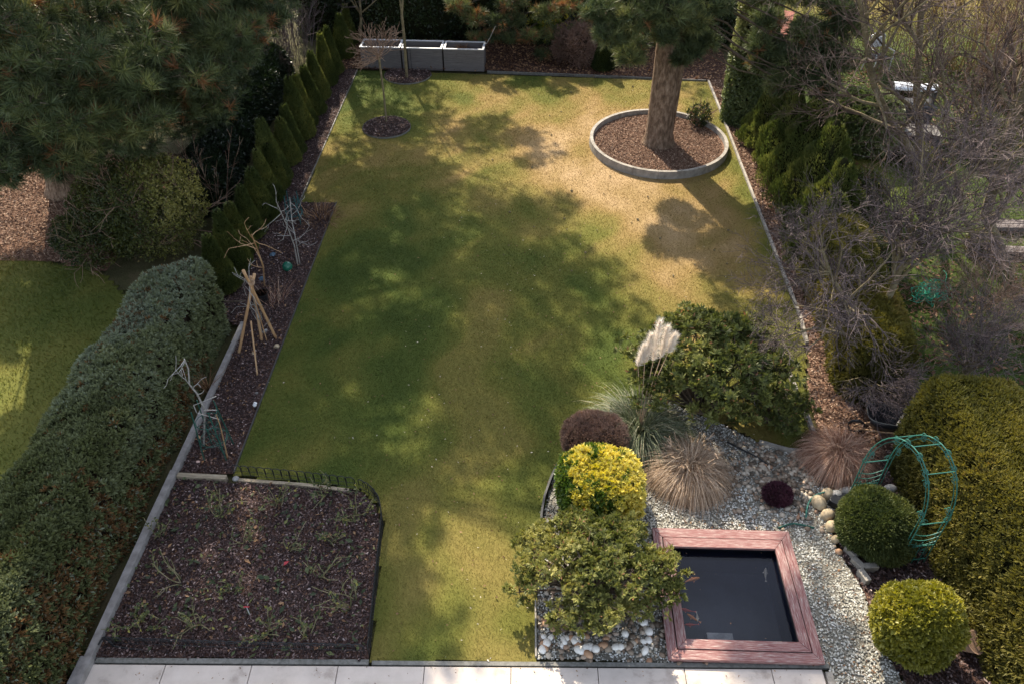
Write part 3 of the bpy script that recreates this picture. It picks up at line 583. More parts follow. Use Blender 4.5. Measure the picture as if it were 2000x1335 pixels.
rock(1632, 1055, .075, .06, .06, M['boulder'], 'smaller tan stone between waterfall boulders and grey blocks', .2)
rock(1614, 968, .09, .08, .09, M['boulder'], 'brownish boulder topmost on the waterfall heap', 1.)
rock(1632, 972, .10, .09, .09, M['grey_rock'], 'grey mossy rock on the waterfall heap beside the dark basin', .5)
rock(1655, 962, .16, .08, .07, M['grey_rock'], 'flat grey rock behind the low round conifer', .1)
rock(1737, 955, .10, .06, .06, M['grey_rock'], 'grey stone with pale tip on top of the low round conifer', .2, .25)
rock(1743, 1093, .10, .08, .09, M['grey_rock'], 'dark grey rock at the foot of the green arch', .2)
rock(1638, 1078, .05, .045, .045, M['rust_stone'], 'small pinkish stone beside the grey edging blocks', 0)
bs = MB(); th = np.linspace(0, 2 * math.pi, 20)[:-1]; bp_ = G(1640, 985)
bs.prism(np.c_[.17 * np.cos(th), .12 * np.sin(th) * (1 + .3 * np.cos(th))], .0, .12); o = bs.build('waterfall_basin', M['black_plastic'], bevel=.01); o.location = (*bp_[:2], 0)
tag(o, 'black plastic waterfall basin set among tan boulders', 'basin')
for i, (px, py, rz, lab) in enumerate([(1660, 1083, -1.0, 'first pale edging block below the low round conifer, nearest the boulders'), (1673, 1106, -1.0, 'second pale edging block in the curve beside the gravel'), (1684, 1130, -1.25, 'lowest pale edging block, next to the lime-green ball shrub'), (1697, 1112, .1, 'grey edging block lying across behind the curved row of blocks')]):
    p = G(px, py); mb = MB(); mb.box((0, 0, .05), (.19, .085, .13)); o = mb.build('edging_block', M['concrete'], bevel=.012); o.location = (p[0], p[1], 0); o.rotation_euler = (0, 0, rz); tag(o, lab, 'edging block', 'concrete edging blocks')
# hoses
def hose(name, pts, r, mat, label, cat='hose'):
    pts = np.array(pts, float); t = np.linspace(0, len(pts) - 1, 14 * len(pts)); i = np.clip(t.astype(int), 0, len(pts) - 2); f = (t - i)[:, None]
    p0 = pts[np.maximum(i - 1, 0)]; p1 = pts[i]; p2 = pts[i + 1]; p3 = pts[np.minimum(i + 2, len(pts) - 1)]
    c = .5 * (2 * p1 + (p2 - p0) * f + (2 * p0 - 5 * p1 + 4 * p2 - p3) * f ** 2 + (3 * p1 - 3 * p2 + p3 - p0) * f ** 3)
    mb = MB(); mb.tube(c, r, 6); return tag(mb.build(name, mat, smooth=True), label, cat)
hose('hose', [G(1574, 1012, .02), G(1578, 985, .05), G(1590, 968, .08), G(1612, 960, .1), G(1640, 958, .08)], .013, M['green_metal'], 'green hose curving round the tan waterfall boulders')
hose('hose', [G(1420, 862, .03), G(1445, 875, .03), G(1480, 893, .03), G(1500, 908, .03)], .014, M['black_plastic'], 'black hose lying on the pale gravel behind the straw grass')
hose('hose', [G(1520, 1030, .02), G(1545, 1022, .03), G(1566, 1024, .03), G(1590, 1030, .02)], .015, M['dark_green'], 'dark green hose behind the far corner of the pond frame')

# ------------------------------------------------------------------ planters
for i in range(3):
    xc = -4.46 + i * 1.2; yc = 22.68 - i * .04
    t_ = thing('planter_box', (xc, yc, 0), ['left of the three grey planters, behind the ball-headed tree', 'middle of the three grey planters, behind the slim staked tree', 'right hand one of the three grey planters, dead plant inside'][i], 'planter', 'grey planters in a row', -.02)
    w, d, h = 1.155, .62, .62
    for nm, c, sz in (('front_panel', (0, -d / 2 + .02, h / 2), (w, .04, h)), ('back_panel', (0, d / 2 - .02, h / 2), (w, .04, h)), ('end_panel', (-w / 2 + .02, 0, h / 2), (.04, d - .084, h)), ('end_panel', (w / 2 - .02, 0, h / 2), (.04, d - .084, h))):
        b = MB()
        if nm == 'end_panel': b.box(c, sz)
        else:
            for q in range(5): b.box((c[0], c[1], (q + .5) * h / 5), (sz[0], sz[1], h / 5 - .006)); 
            b.box((c[0], c[1], h / 2), (sz[0] - .01, sz[1] - .012, h - .01))
        b.build(nm, M['planter'], t_)
    r = MB(); z = h + .012
    for c, sz in (((0, -d / 2 + .02, z), (w + .01, .055, .022)), ((0, d / 2 - .02, z), (w + .01, .055, .022)), ((-w / 2 + .02, 0, z), (.055, d - .097, .022)), ((w / 2 - .02, 0, z), (.055, d - .097, .022))): r.box(c, sz)
    r.build('top_rim', M['rim'], t_)
    s_ = MB(); s_.box((0, 0, .2), (w - .085, d - .085, .36)); s_.build('soil', M['mulch'], t_)
    if i == 1:
        s_ = MB(); s_.box((-.43, -d / 2 - .005, h / 2), (.05, .008, h - .03)); s_.box((-.33, -d / 2 - .005, h / 2), (.012, .008, h - .03)); s_.build('dark_strap', M['black_plastic'], t_)
    if i == 2: pl3 = t_

chips('floating_debris', lambda x, y: pool_mask(x, y) & (np.abs(x - lc[0]) < ix - .03) & (np.abs(y - lc[1]) < iy - .03), (1.7, 3.6, 4.6, 6.6), 34, -.02, .022, M['deadleaf'], flat=.05, vlo=.3)
chips('leaf_litter', lambda x, y: (y < pline(x) - .02) & (U(0, 1, x.shape) < np.exp(-(pline(x) - y) * 7)), (-5.1, 3.5, 3.8, 4.66), 700, .024, .022, M['deadleaf'])
chips('fallen_leaves', lambda x, y: lawn_mask(x, y), BBL, 1500, .02, .035, M['deadleaf'], vlo=.2)
chips('fallen_leaves', lambda x, y: lawn_mask(x, y) & (fbm(np.c_[x, y, 0 * x], 1.0) > .55), BBL, 900, .02, .03, M['plume'], vlo=0, vhi=.6)

# ------------------------------------------------------------------ vegetation builders
def shell(c, R, n, power=2.4, lump=.1, lf=2.2, zmin=-1.0, jit=.06):
    """points and normals on a lumpy superellipsoid"""
    d = rdir(int(n * (2.2 if zmin > -.6 else 1.25))); d = d[d[:, 2] > zmin][:n]
    R = np.array(R, float)
    k = (np.abs(d) ** power).sum(1) ** (-1 / power)
    p = d * k[:, None]
    nrm = unit(np.sign(d) * np.abs(p) ** (power - 1) / R)
    s = 1 + lump * (fbm(p * R * 1.0 + np.array(c), lf) - .5) * 2 - np.abs(rng.normal(0, jit, len(p)))
    return p * R * s[:, None] + np.array(c), nrm
def core(name, c, R, mat, parent, power=2.4, lump=.1, lf=2.2, shrink=.86):
    I, T = ICO[4]; R = np.array(R); k = (np.abs(I) ** power).sum(1) ** (-1 / power); p = I * k[:, None]
    s = 1 + lump * (fbm(p * R + np.array(c), lf) - .5) * 2
    V = p * R * s[:, None] * shrink + np.array(c); V[:, 2] = np.maximum(V[:, 2], 0.0)
    m = MB(); m.add(V, T=T); return m.build(name, mat, parent, smooth=True)
def clumps(mb, Pn, N, per, rad, L, w, v, vj=.08, out=.6, up=.3):
    """leafy clumps: 'per' leaves radiating from each point"""
    n = len(Pn); B = np.repeat(Pn, per, 0); NN = np.repeat(N, per, 0); k = n * per
    D = unit(NN * out + rdir(k) * .9 + np.array([0, 0, up]))
    vv = np.clip(np.repeat(np.broadcast_to(v, (n,)), per) + rng.normal(0, vj, k), 0, 1)
    mb.leaves(B + D * rad * U(.0, .6, k)[:, None], D, unit(NN + rdir(k) * .7), U(L * .6, L * 1.2, k), w * U(.7, 1.2, k), vv)
def patch(p, f, lo, hi): return lo + (hi - lo) * fbm(p, f)

# ---- conifer cones (three models, copied along the row)
def cone_model(h, r, n, mat, label, seed, group, name='small_conifer', lump=.12):
    o = thing(name, (0, 0, 0), label, 'conifer', group)
    tk = MB(); tk.tube([(0, 0, -.03), (0, 0, h * .5)], [.035, .015], 6); tk.build('trunk', M['bark_dark'], o)
    q = rng.uniform(0, 1, n); z = h * (1 - np.sqrt(1 - q * .985)); th = U(0, 2 * math.pi, n)
    prof = r * np.clip((1 - z / h) ** 1.02, 0, 1) * np.clip(z / h * 9 + .45, 0, 1)
    d0 = np.c_[np.cos(th), np.sin(th), 0 * th]
    pp = d0 * prof[:, None] + np.c_[0 * z, 0 * z, z]
    s = 1 + lump * 2 * (fbm(pp * np.array([1, 1, .6]) + seed * 7.7, 7) - .5) - np.abs(rng.normal(0, .09, n))
    pp[:, :2] *= s[:, None]; pp[:, 2] += rng.normal(0, .015, n)
    D = unit(d0 * .45 + np.array([0, 0, 1.0]) + rdir(n) * .35); N = unit(d0 + rdir(n) * .5)
    mb = MB(); mb.leaves(pp, D, N, U(.05, .11, n), U(.018, .032, n), np.clip(patch(pp + seed, 6, .1, .85) + rng.normal(0, .1, n), 0, 1))
    mb.build('crown', mat, o)
    cm = MB(); zz = np.linspace(.02, h * .93, 9); th = np.linspace(0, 2 * math.pi, 13)[:-1]
    cm.tube(np.c_[0 * zz, 0 * zz, zz], r * .80 * np.clip((1 - zz / h) ** 1.02, .02, 1) * np.clip(zz / h * 9 + .45, 0, 1), 10)
    cm.build('inner_branches', M['core'], o, smooth=True)
    return o
tips = [(406, 451), (427, 404), (449, 391), (466, 360), (481, 322), (500, 288), (519, 277), (513, 225), (543, 225), (552, 200), (565, 144), (579, 139), (595, 124), (610, 94), (624, 60), (637, 47), (655, 22), (670, 4)]
protos = [cone_model(1.45, .335, 10000, M['thuja'], '', s_, 'row of small conifers along the left boundary') for s_ in (1, 2, 3)]
used = set()
ords = ['nearest', 'second', 'third', 'fourth', 'fifth', 'sixth', 'seventh', 'eighth', 'ninth', 'tenth', 'eleventh', 'twelfth', 'thirteenth', 'fourteenth', 'fifteenth', 'sixteenth', 'seventeenth', 'farthest']
for i, tp in enumerate(tips):
    d = ray(*tp); tt = -5.8 / d[0]; Y = tt * d[1]; z = CAM_H + tt * d[2]
    pr = protos[i % 3]; lab = f'small pointed conifer, {ords[i]} in the left row' + (', yellowish and beside the blue-green hedge' if i == 0 else '')
    sc = (1.08 + .14 * math.sin(i * 2.1), 1.08 + .14 * math.sin(i * 3.3), z / 1.45 * 1.04)
    tilt = (U(-.045, .045), U(-.045, .045))
    if i < 3: pr.location = (-5.8, Y, 0); pr.rotation_euler = (0, 0, U(0, 6)); pr['label'] = lab; pr.scale = sc
    else: copy_tree(pr, (-5.8 + U(-.05, .05), Y, 0), U(0, 6), lab, sc)
    o_ = pr if i < 3 else [q for q in COL.objects if q.get('label') == lab][0]; o_.rotation_euler[0], o_.rotation_euler[1] = tilt

# ---- clipped hedges
def hedge(name, label, y0, y1, xc, w, h, n, per, mat, L, wd, vf, corem, rot=False, power=3.0, lump=.16, lf=1.8, cat='hedge', out=.7, up=.25, shrink=.80):
    o = thing(name, (0, 0, 0), label, cat)
    t = U(0, 1, n); y = y0 + (y1 - y0) * t
    ph = U(-.12, math.pi + .12, n); c, s_ = np.cos(ph), np.sin(ph)
    k = (np.abs(c) ** power + np.abs(s_) ** power) ** (-1 / power)
    endt = np.minimum(t, 1 - t) * (y1 - y0); er = np.clip(1 - (1 - np.clip(endt / .5, 0, 1)) ** 2, 0.02, 1) ** .5
    W_, H_ = (w(y) if callable(w) else w) / 2 * er, (h(y) if callable(h) else h) * er ** .6
    X = xc(y) if callable(xc) else xc + 0 * y
    p = np.c_[X + k * c * W_, y, np.maximum(k * s_ * H_, .0)]
    N = unit(np.c_[c * k ** 2, (np.where(t < .5, -1, 1) * (1 - er) * 2), s_ * k ** 2])
    p = p + N * (lump * (fbm(p, lf) - .5) * 2)[:, None] - N * np.abs(rng.normal(0, .05, n))[:, None]
    if rot: p[:, [0, 1]] = p[:, [1, 0]]; N[:, [0, 1]] = N[:, [1, 0]]
    p[:, 2] = np.maximum(p[:, 2], 0.01)
    mb = MB(); clumps(mb, p, N, per, L, L, wd, vf(p), out=out, up=up); mb.build('foliage', mat, o)
    ny, na = 40, 14; V = []
    for i in range(ny):
        tt = i / (ny - 1); yy = y0 + .05 + (y1 - y0 - .1) * tt; e = min(tt, 1 - tt) * (y1 - y0); e = max(1 - (1 - min(e / .5, 1)) ** 2, .02) ** .5
        for j in range(na):
            a = math.pi * j / (na - 1); kk = (abs(math.cos(a)) ** power + abs(math.sin(a)) ** power) ** (-1 / power)
            ww = (w(np.array([yy]))[0] if callable(w) else w) / 2; hh = h(np.array([yy]))[0] if callable(h) else h; xx = xc(np.array([yy]))[0] if callable(xc) else xc
            V.append((xx + kk * math.cos(a) * ww * e * shrink, yy, kk * math.sin(a) * hh * e ** .6 * (shrink + .06)))
    V = np.array(V); N2 = unit(V - np.c_[np.full(len(V), V[:, 0].mean()), V[:, 1], np.full(len(V), V[:, 2].mean() * .5)])
    V = V + N2 * (lump * (fbm(V, lf) - .5) * 1.6)[:, None]; V[:, 2] = np.maximum(V[:, 2], -.02)
    if rot: V[:, [0, 1]] = V[:, [1, 0]]
    Q = [(i * na + j, i * na + j + 1, (i + 1) * na + j + 1, (i + 1) * na + j) for i in range(ny - 1) for j in range(na - 1)]
    cm = MB(); cm.add(V, Q=Q); cm.build('inner_branches', corem, o, smooth=True)
    return o
def blue_v(p):
    v = patch(p, 3.2, .28, .66) + .16 * np.clip((p[:, 1] - 7.5) / 3, -1, 1) + .10 * np.clip((p[:, 2] - 1.0) / .5, -1, 1)
    brown = (fbm(p + 3.3, 1.7) + .35 * np.clip((-5.85 - p[:, 0]) / -.5, -1, 1) * 1.0 - .25 * np.clip((p[:, 2] - .8) / .6, -1, 1) - .08 * (p[:, 1] - 8)) > .90
    sp = U(0, 1, len(p)) < .03
    return np.where((brown & (U(0, 1, len(p)) < .5)) | sp, U(.86, 1, len(p)), np.clip(v, 0, .78))
hedge('clipped_hedge', 'broad blue-green clipped hedge with brown patches left of the rose bed', 3.0, 10.95, lambda y: -5.93 - .0 * y, lambda y: 1.12 - .02 * (y - 7), lambda y: 1.42 + .03 * np.sin(y * 2), 11500, 19, M['blue'], .066, .027, blue_v, M['core_brown'], lump=.17, lf=2.6, power=5)
hedge('clipped_hedge', 'tall olive-green clipped hedge at the right behind the lime ball shrub', 3.0, 8.25, lambda y: 6.02 - .02 * (y - 5), 1.34, lambda y: 1.80 - .03 * (y - 5), 15000, 12, M['thuja_olive'], .07, .022, lambda p: np.clip(patch(p, 3, .15, .85) + .1 * (p[:, 2] - 1), 0, 1), M['core'], lump=.16, up=.5, power=5)
hedge('clipped_hedge', 'lower olive hedge between the big fan-leaved bush and the bare tree', 8.95, 13.2, lambda y: 5.5 + .06 * (y - 9), 1.15, lambda y: 1.15 + .02 * (y - 10), 9000, 12, M['thuja_olive'], .07, .022, lambda p: np.clip(patch(p, 3, .25, .95), 0, 1), M['core'], lump=.16, up=.5)
hedge('laurel_hedge', 'dark broad-leaved hedge behind the grey planters', -7.5, 6.3, 25.2, 1.5, 2.6, 9000, 9, M['laurel'], .10, .05, lambda p: np.clip(patch(p, 2.2, .1, .8) + np.where(U(0, 1, len(p)) < .05, .4, 0), 0, 1), M['core'], rot=True, lump=.3, lf=1.3, up=.0)

# right hand conifers, untrimmed
rc = [(5.62, 18.0, 1.9, .7, 'pointed conifer beside the ivy column, farthest of the untrimmed right hand row'), (5.8, 17.0, 2.05, .8, 'untrimmed conifer second from the ivy column'), (5.95, 16.0, 2.3, .9, 'tallest sunlit conifer in the right hand row'), (6.05, 15.0, 2.2, .92, 'bushy conifer in the right hand row just past the tallest one'),
      (6.0, 14.0, 1.85, .85, 'bushy low conifer in the right hand row behind the twigs of the bare tree'), (5.75, 13.2, 1.55, .75, 'nearest small conifer of the right hand row, half hidden by bare twigs')]
for i, (x_, y_, h_, r_, lab) in enumerate(rc):
    cone_model(h_, r_, 15000, M['conifer'], lab, 11 + i, 'untrimmed conifers along the right boundary', 'bushy_conifer', lump=.42).location = (x_, y_, 0)
o = cone_model(1.25, .36, 6000, M['laurel'], 'dark narrow clipped cone at the far end of the lawn', 31, None, 'topiary_cone', lump=.06); o.location = (1.95, 22.5, 0); o['category'] = 'topiary'

# ---- ball shrubs
def ball(name, c, R, n, per, mat, L, w, vf, label, cat='shrub', power=2.3, lump=.08, lf=3, corem='core', out=.6, up=.3, zmin=-.75, shrink=.86, jit=.05):
    o = thing(name, (c[0], c[1], 0), label, cat); cc = np.array([0, 0, c[2]])
    p, N = shell(cc, R, n, power, lump, lf, zmin, jit); p[:, 2] = np.maximum(p[:, 2], .01)
    mb = MB(); clumps(mb, p, N, per, L * .6, L, w, vf(p), out=out, up=up); mb.build('foliage', mat, o)
    core('inner_branches', cc, R, M[corem], o, power, lump, lf, shrink); return o
ball('golden_shrub', (4.53, 4.90, .55), (.43, .42, .56), 2600, 12, M['boxgold'], .062, .042, lambda p: np.clip(patch(p, 5, .2, .75) + .25 * p[:, 2] / .9 - .15, 0, 1), 'round lime-green ball shrub beside the pale clay pot', power=2.2, lump=.24, lf=4, jit=.09)
def euo(p): return np.clip(patch(p, 4.5, .2, .62) + np.where((p[:, 0] * .45 + p[:, 2] * .35 + rng.normal(0, .14, len(p)) + .9 * (fbm(p, 9) - .5)) > .13, .50, 0), 0, 1)
ball('variegated_shrub', (.99, 6.98, .36), (.54, .50, .36), 2300, 11, M['euonymus'], .075, .05, euo, 'square-clipped shrub with bright yellow and green leaves', power=3.0, lump=.22, lf=4, jit=.10)
ball('brown_shrub', (.97, 7.86, .32), (.45, .42, .34), 5000, 9, M['brownball'], .055, .006, lambda p: patch(p, 4, .15, .8), 'leafless brown twiggy ball shrub behind the yellow one', corem='core_brown', lump=.20, lf=5, out=1.0, up=.2, jit=.1)
ball('round_conifer', (4.62, 6.46, .30), (.44, .46, .35), 3600, 14, M['thuja'], .075, .026, lambda p: np.clip(patch(p, 5, .0, .75), 0, 1), 'low dark green round conifer framed by the green arch', 'conifer', lump=.22, lf=4)
ball('heather', (3.53, 7.12, .10), (.19, .17, .13), 700, 9, M['heather'], .04, .012, lambda p: patch(p, 6, 0, 1), 'small dark purple plant on the gravel near the waterfall', 'plant', corem='core_brown')
ball('ivy_mound', (7.75, 17.9, .55), (.85, .75, .75), 3600, 7, M['ivy'], .09, .06, lambda p: np.clip(patch(p, 3, .1, 1), 0, 1), 'ivy-covered mound beside the neighbouring barbecue', 'ivy', lump=.25, lf=2)
ball('yellow_shrub', (.3, 24.4, .6), (.6, .45, .55), 420, 7, M['euonymus'], .10, .06, lambda p: np.clip(patch(p, 3, .25, 1.0), 0, 1), 'yellow-leaved shrub in a patch of sun before the dark back hedge', lump=.6, lf=2.5, shrink=.35, jit=.35)
ball('reddish_shrub', (1.05, 22.95, .5), (.55, .5, .65), 900, 10, M['brownball'], .13, .02, lambda p: patch(p, 3, .1, .9), 'reddish-brown dying shrub left of the narrow clipped cone', corem='core_brown', lump=.5, jit=.3, shrink=.6)
# ivy column
o = thing('ivy_column', (5.28, 19.35, 0), 'tall ivy-covered column at the right far side of the lawn', 'ivy')
n = 5200; z = U(0, 3.6, n); th = U(0, 2 * math.pi, n); rr = .40 + .14 * fbm(np.c_[np.cos(th), np.sin(th), z], 2.0) - np.abs(rng.normal(0, .04, n))
N = np.c_[np.cos(th), np.sin(th), 0 * z]; p = N * rr[:, None] * np.array([1, 1.25, 0]) + np.c_[0 * z, 0 * z, z]
mb = MB(); clumps(mb, p, N, 6, .05, .075, .06, np.clip(patch(p, 3, .2, .95), 0, 1), out=.8, up=-.2); mb.build('foliage', M['ivy'], o)
mb = MB(); mb.tube([(0, 0, -.05), (0, 0, 1.8), (0, 0, 3.6)], .33, 10); mb.build('trunk', M['core'], o)

# ---- fan-leaved bushes
def fanbush(name, c, pads, label, per=26, L=.055, seed=0, twigs=True, mat='hinoki', spread=.10, vlo=.2, vhi=.85):
    o = thing(name, c, label, 'bush'); r_ = np.random.default_rng(seed)
    A, B, ra = [], [], []; cl = []; cv = []
    for (x, y, z, r, n) in pads:
        pc = np.array([x, y, z]); root = np.array([x * .18, y * .18, .05])
        mid = root * .45 + pc * .55 + r_.normal(0, .05, 3)
        A += [root, mid]; B += [mid, pc]; ra += [.022, .014]
        q = unit(r_.normal(size=(n, 3)) * np.array([1, 1, .55])); q[:, 2] = np.abs(q[:, 2]) * .9 - .15
        pts = pc + q * r * np.clip(r_.uniform(.45, 1.1, (n, 1)), 0, 1.05) * np.array([1, 1, .6])
        for t_ in pts[::3]: A.append(pc); B.append(t_); ra.append(.006)
        cl.append(pts); cv.append(np.clip(vlo + (vhi - vlo) * fbm(pts * 1.0 + seed, 4) + .25 * (q[:, 2] - .2), 0, 1))
    cl = np.concatenate(cl); cv = np.concatenate(cv)
    tb = MB(); ra = np.array(ra); tb.segs(A, B, ra, ra * .6, 5); tb.build('branches', M['bark_dark'], o)
    # each clump: cupped fans of short sprays
    n = len(cl); nf = 3; F = np.repeat(cl, nf, 0); fd = unit(rdir(n * nf) * np.array([1, 1, .5]) + np.array([0, 0, .45])); fn = unit(np.cross(fd, rdir(n * nf)))
    k = per // nf; B_ = np.repeat(F, k, 0); fd2 = np.repeat(fd, k, 0); fn2 = np.repeat(fn, k, 0); sd = np.cross(fd2, fn2)
    a = rng.uniform(-1.2, 1.2, len(B_))[:, None]; D = unit(fd2 * np.cos(a) + sd * np.sin(a) + rdir(len(B_)) * .22 + np.array([0, 0, .12]))
    vv = np.clip(np.repeat(np.repeat(cv, nf), k) + rng.normal(0, .09, len(B_)), 0, .93); vv = np.where(U(0, 1, len(vv)) < .018, 1, vv)
    mb = MB(); mb.leaves(B_ + D * U(0, spread * .35, len(B_))[:, None], D, fn2, U(L * .7, L * 1.3, len(B_)), L * .42, vv); mb.build('foliage', M[mat], o)
    return o
def dome_pads(R, n, r, cnt, seed, zlo=.15, hole=.0):
    g = np.random.default_rng(seed); out = []
    for i in range(n):
        a = i * 2.39996 + g.uniform(-.3, .3); q = math.sqrt((i + .5) / n) * .9
        zz = R[2] * (zlo + (1 - zlo) * math.sqrt(max(0, 1 - q * q)) * g.uniform(.65, 1.05))
        if g.uniform() < hole: continue
        out.append((R[0] * q * math.cos(a), R[1] * q * math.sin(a), zz, r * g.uniform(.75, 1.25), cnt))
    return out
fanbush('fan_leaved_bush', (.83, 5.58, 0), dome_pads((1.12, .86, .88), 100, .17, 16, 4, hole=.14), 'low spreading light green bush between the lawn and the pond', seed=4, L=.05, vlo=.3, vhi=1.05, per=36)
bp2 = dome_pads((1.32, 1.1, 1.55), 70, .25, 19, 9, zlo=.2, hole=.12)
fanbush('fan_leaved_bush', (2.72, 8.95, 0), bp2, 'big dark layered bush beside the pampas plumes', seed=9, L=.078, vlo=.1, vhi=.85)
fanbush('fan_leaved_bush', (3.75, 8.6, 0), dome_pads((.62, .5, .55), 18, .18, 16, 12), 'small dark bush in front of the big layered bush, near the gravel edge', seed=12, L=.06, vlo=.0, vhi=.6)

# ---- grasses
def tuft(name, c, n, L, w, spread, droop, mat, label, cat='grass', r0=.12, up=.8, k=5, vlo=0, vhi=1):
    o = thing(name, c, label, cat); a = U(0, 2 * math.pi, n); q = np.sqrt(U(0, 1, n)); R = np.c_[np.cos(a) * q * r0, np.sin(a) * q * r0, 0 * a]
    D = unit(np.c_[np.cos(a) * spread * q, np.sin(a) * spread * q, np.full(n, up)] + rng.normal(0, .22, (n, 3)))
    mb = MB(); mb.blades(R, D, L * U(.55, 1.1, n), w, droop * U(.5, 1.4, n), k, U(vlo, vhi, n)); mb.build('blades', mat, o); return o
s1 = tuft('straw_grass', (2.32, 7.5, 0), 9000, 1.05, .0055, 1.0, 2.1, M['straw'], 'round clump of dry straw-coloured grass in the middle of the gravel', r0=.20, up=1.5, k=7)
s2 = tuft('straw_grass', (4.58, 7.85, 0), 7000, .95, .0055, 1.0, 2.0, M['straw_red'], 'rusty dry grass clump beside the green arch', r0=.18, up=1.5, k=7)
n = 26
for st, m_, nn in ((s1, M['straw'], 22), (s2, M['straw_red'], 12)):
    mb = MB(); a = U(0, 6.28, nn); R = np.c_[np.cos(a) * .3, np.sin(a) * .3, U(.45, .6, nn)]
    for p in R:
        d = unit(np.array([p[0], p[1], .25]) + rng.normal(0, .25, 3)); kk = 70; t_ = U(0, 1, kk)
        B_ = p + d * (t_ * .14)[:, None]; mb.needles(B_, unit(d + rdir(kk) * .8), .028 * (1.1 - t_ * .6), .005, U(.5, 1, kk))
    mb.build('seed_heads', m_, st)
pg = tuft('pampas_grass', (1.68, 8.25, 0), 2600, 1.05, .009, 1.05, .85, M['pampas'], 'grey-green arching pampas grass with white plumes', r0=.2, up=.9, k=6)
for (px, py0_, py1_, wd) in ((1250, 714, 676, .04), (1263, 708, 655, .045), (1280, 704, 628, .05), (1295, 697, 640, .045), (1309, 688, 655, .04)):
    b0 = at(px - 4, py0_, 8.55) - np.array([1.68, 8.25, 0]); b1 = at(px + 9, py1_, 8.62) - np.array([1.68, 8.25, 0])
    mb = MB(); kk = 1500; t_ = U(0, 1, kk) ** .9; ax = b1 - b0; th = rdir(kk); rad = wd * np.sin(np.clip(t_ * .92 + .10, 0, 1) * math.pi) ** .7
    B_ = b0 + ax * t_[:, None] + th * (rad * U(.2, .8, kk))[:, None]
    mb.needles(B_, unit(unit(ax) * 1.0 + th * .7 + rdir(kk) * .3), U(.05, .13, kk), .004, U(.1, 1, kk)); mb.build('plume', M['plume'], pg)
    st = MB(); st.tube([(0, 0, .1), b0 * np.array([.6, .6, .75]), b0, b1], [.008, .007, .005, .003], 5); st.build('stalk', M['straw'], pg)
tuft('dry_shoots', (-4.72, 11.35, 0), 70, .55, .006, .5, .15, M['straw_red'], 'sparse reddish dry stalks behind the bamboo tripod', 'plant', r0=.2)
tuft('dry_shoots', (-4.5, 14.3, 0), 220, .35, .012, .9, .4, M['deadleaf'], 'clump of dry brown leaves at the far end of the left bed', 'plant', r0=.35)

hedge('dark_gap_hedge', 'nearly black hedge added to darken the gap behind the small conifers', 14.2, 21.5, -7.15, .9, 1.0, 5000, 9, M['laurel'], .09, .045, lambda p: patch(p, 2.2, .0, .45), M['core'], lump=.25)  # hedge added as dark fill, shade put into its leaf colour

# ------------------------------------------------------------------ bare trees
def grow(S, p, d, L, r, lvl, maxl, g, up, kink, ratio=.62, nch=(3, 5), ang=.75, nseg=6, start=.25):
    p = np.array(p, float); d = np.array(d, float); n = nseg if lvl < 2 else max(3, nseg - 2)
    nodes = []
    for i in range(n):
        d = d + g.normal(0, kink, 3) + np.array([0, 0, up]); d /= np.linalg.norm(d)
        q = p + d * (L / n); r2 = r * (1 - .55 * (i + 1) / n) if i < n - 1 else r * .35
        S.append((lvl, p, q, r * (1 - .55 * i / n), r2)); p = q; nodes.append((q.copy(), d.copy(), r2, (i + 1) / n))
    if lvl >= maxl: return
    k = int(g.integers(nch[0], nch[1] + 1))
    for j in range(k):
        t = start + (1 - start) * (j + g.uniform(0, 1)) / k; q, dd, rr, _ = nodes[min(n - 1, int(t * n))]
        a = g.normal(size=3); a -= dd * a.dot(dd); a /= np.linalg.norm(a); th = ang * g.uniform(.6, 1.3)
        nd = dd * math.cos(th) + a * math.sin(th)
        grow(S, q, nd, L * ratio * g.uniform(.7, 1.2), min(rr * .8, r * .6), lvl + 1, maxl, g, up, kink, ratio, nch, ang, nseg, start)
def baretree(name, base, stems, label, cat, seed, maxl=4, up=.02, kink=.10, twig='twig', bark='bark_olive', ratio=.62, nch=(4, 6), ang=.72, minr=.0026, group=None, start=.25):
    o = thing(name, base, label, cat, group); g = np.random.default_rng(seed); S = []
    for (pts, r0, r1, kids) in stems:
        pts = np.array(pts, float)
        for i in range(len(pts) - 1):
            f0, f1 = i / (len(pts) - 1), (i + 1) / (len(pts) - 1)
            S.append((0, pts[i], pts[i + 1], r0 + (r1 - r0) * f0, r0 + (r1 - r0) * f1))
        for (t, L, nk) in kids:
            for _ in range(nk):
                tt = min(t + g.uniform(-.08, .08), .999) * (len(pts) - 1); i = max(0, min(int(tt), len(pts) - 2)); q = pts[i] + (pts[i + 1] - pts[i]) * (tt - i)
                dd = unit(pts[i + 1] - pts[i]); a = g.normal(size=3); a -= dd * a.dot(dd); a = unit(a); th = ang * g.uniform(.7, 1.4)
                if t > .97: th *= .55
                grow(S, q, dd * math.cos(th) + a * math.sin(th), L * g.uniform(.75, 1.2), (r0 + (r1 - r0) * t) * .62, 1, maxl, g, up, kink, ratio, nch, ang, 6, start)
    lv = np.array([s[0] for s in S]); A = np.array([s[1] for s in S]); B = np.array([s[2] for s in S]); ra = np.maximum([s[3] for s in S], minr); rb = np.maximum([s[4] for s in S], minr * .8)
    m0 = lv <= 1; tb = MB(); tb.segs(A[m0], B[m0], ra[m0], rb[m0], 7)
    J = A[m0][ra[m0] > .012]; rj = ra[m0][ra[m0] > .012]
    tb.build('trunk', M[bark], o, smooth=True)
    tw = MB(); m1 = ~m0; hi = g.uniform(0, 1, m1.sum()); tw.segs(A[m1], B[m1], ra[m1], rb[m1], 3, a=hi); tw.build('twigs', M[twig], o)
    return o
def rel(base, *pp): return [tuple(np.array(p) - np.array(base)) for p in pp]
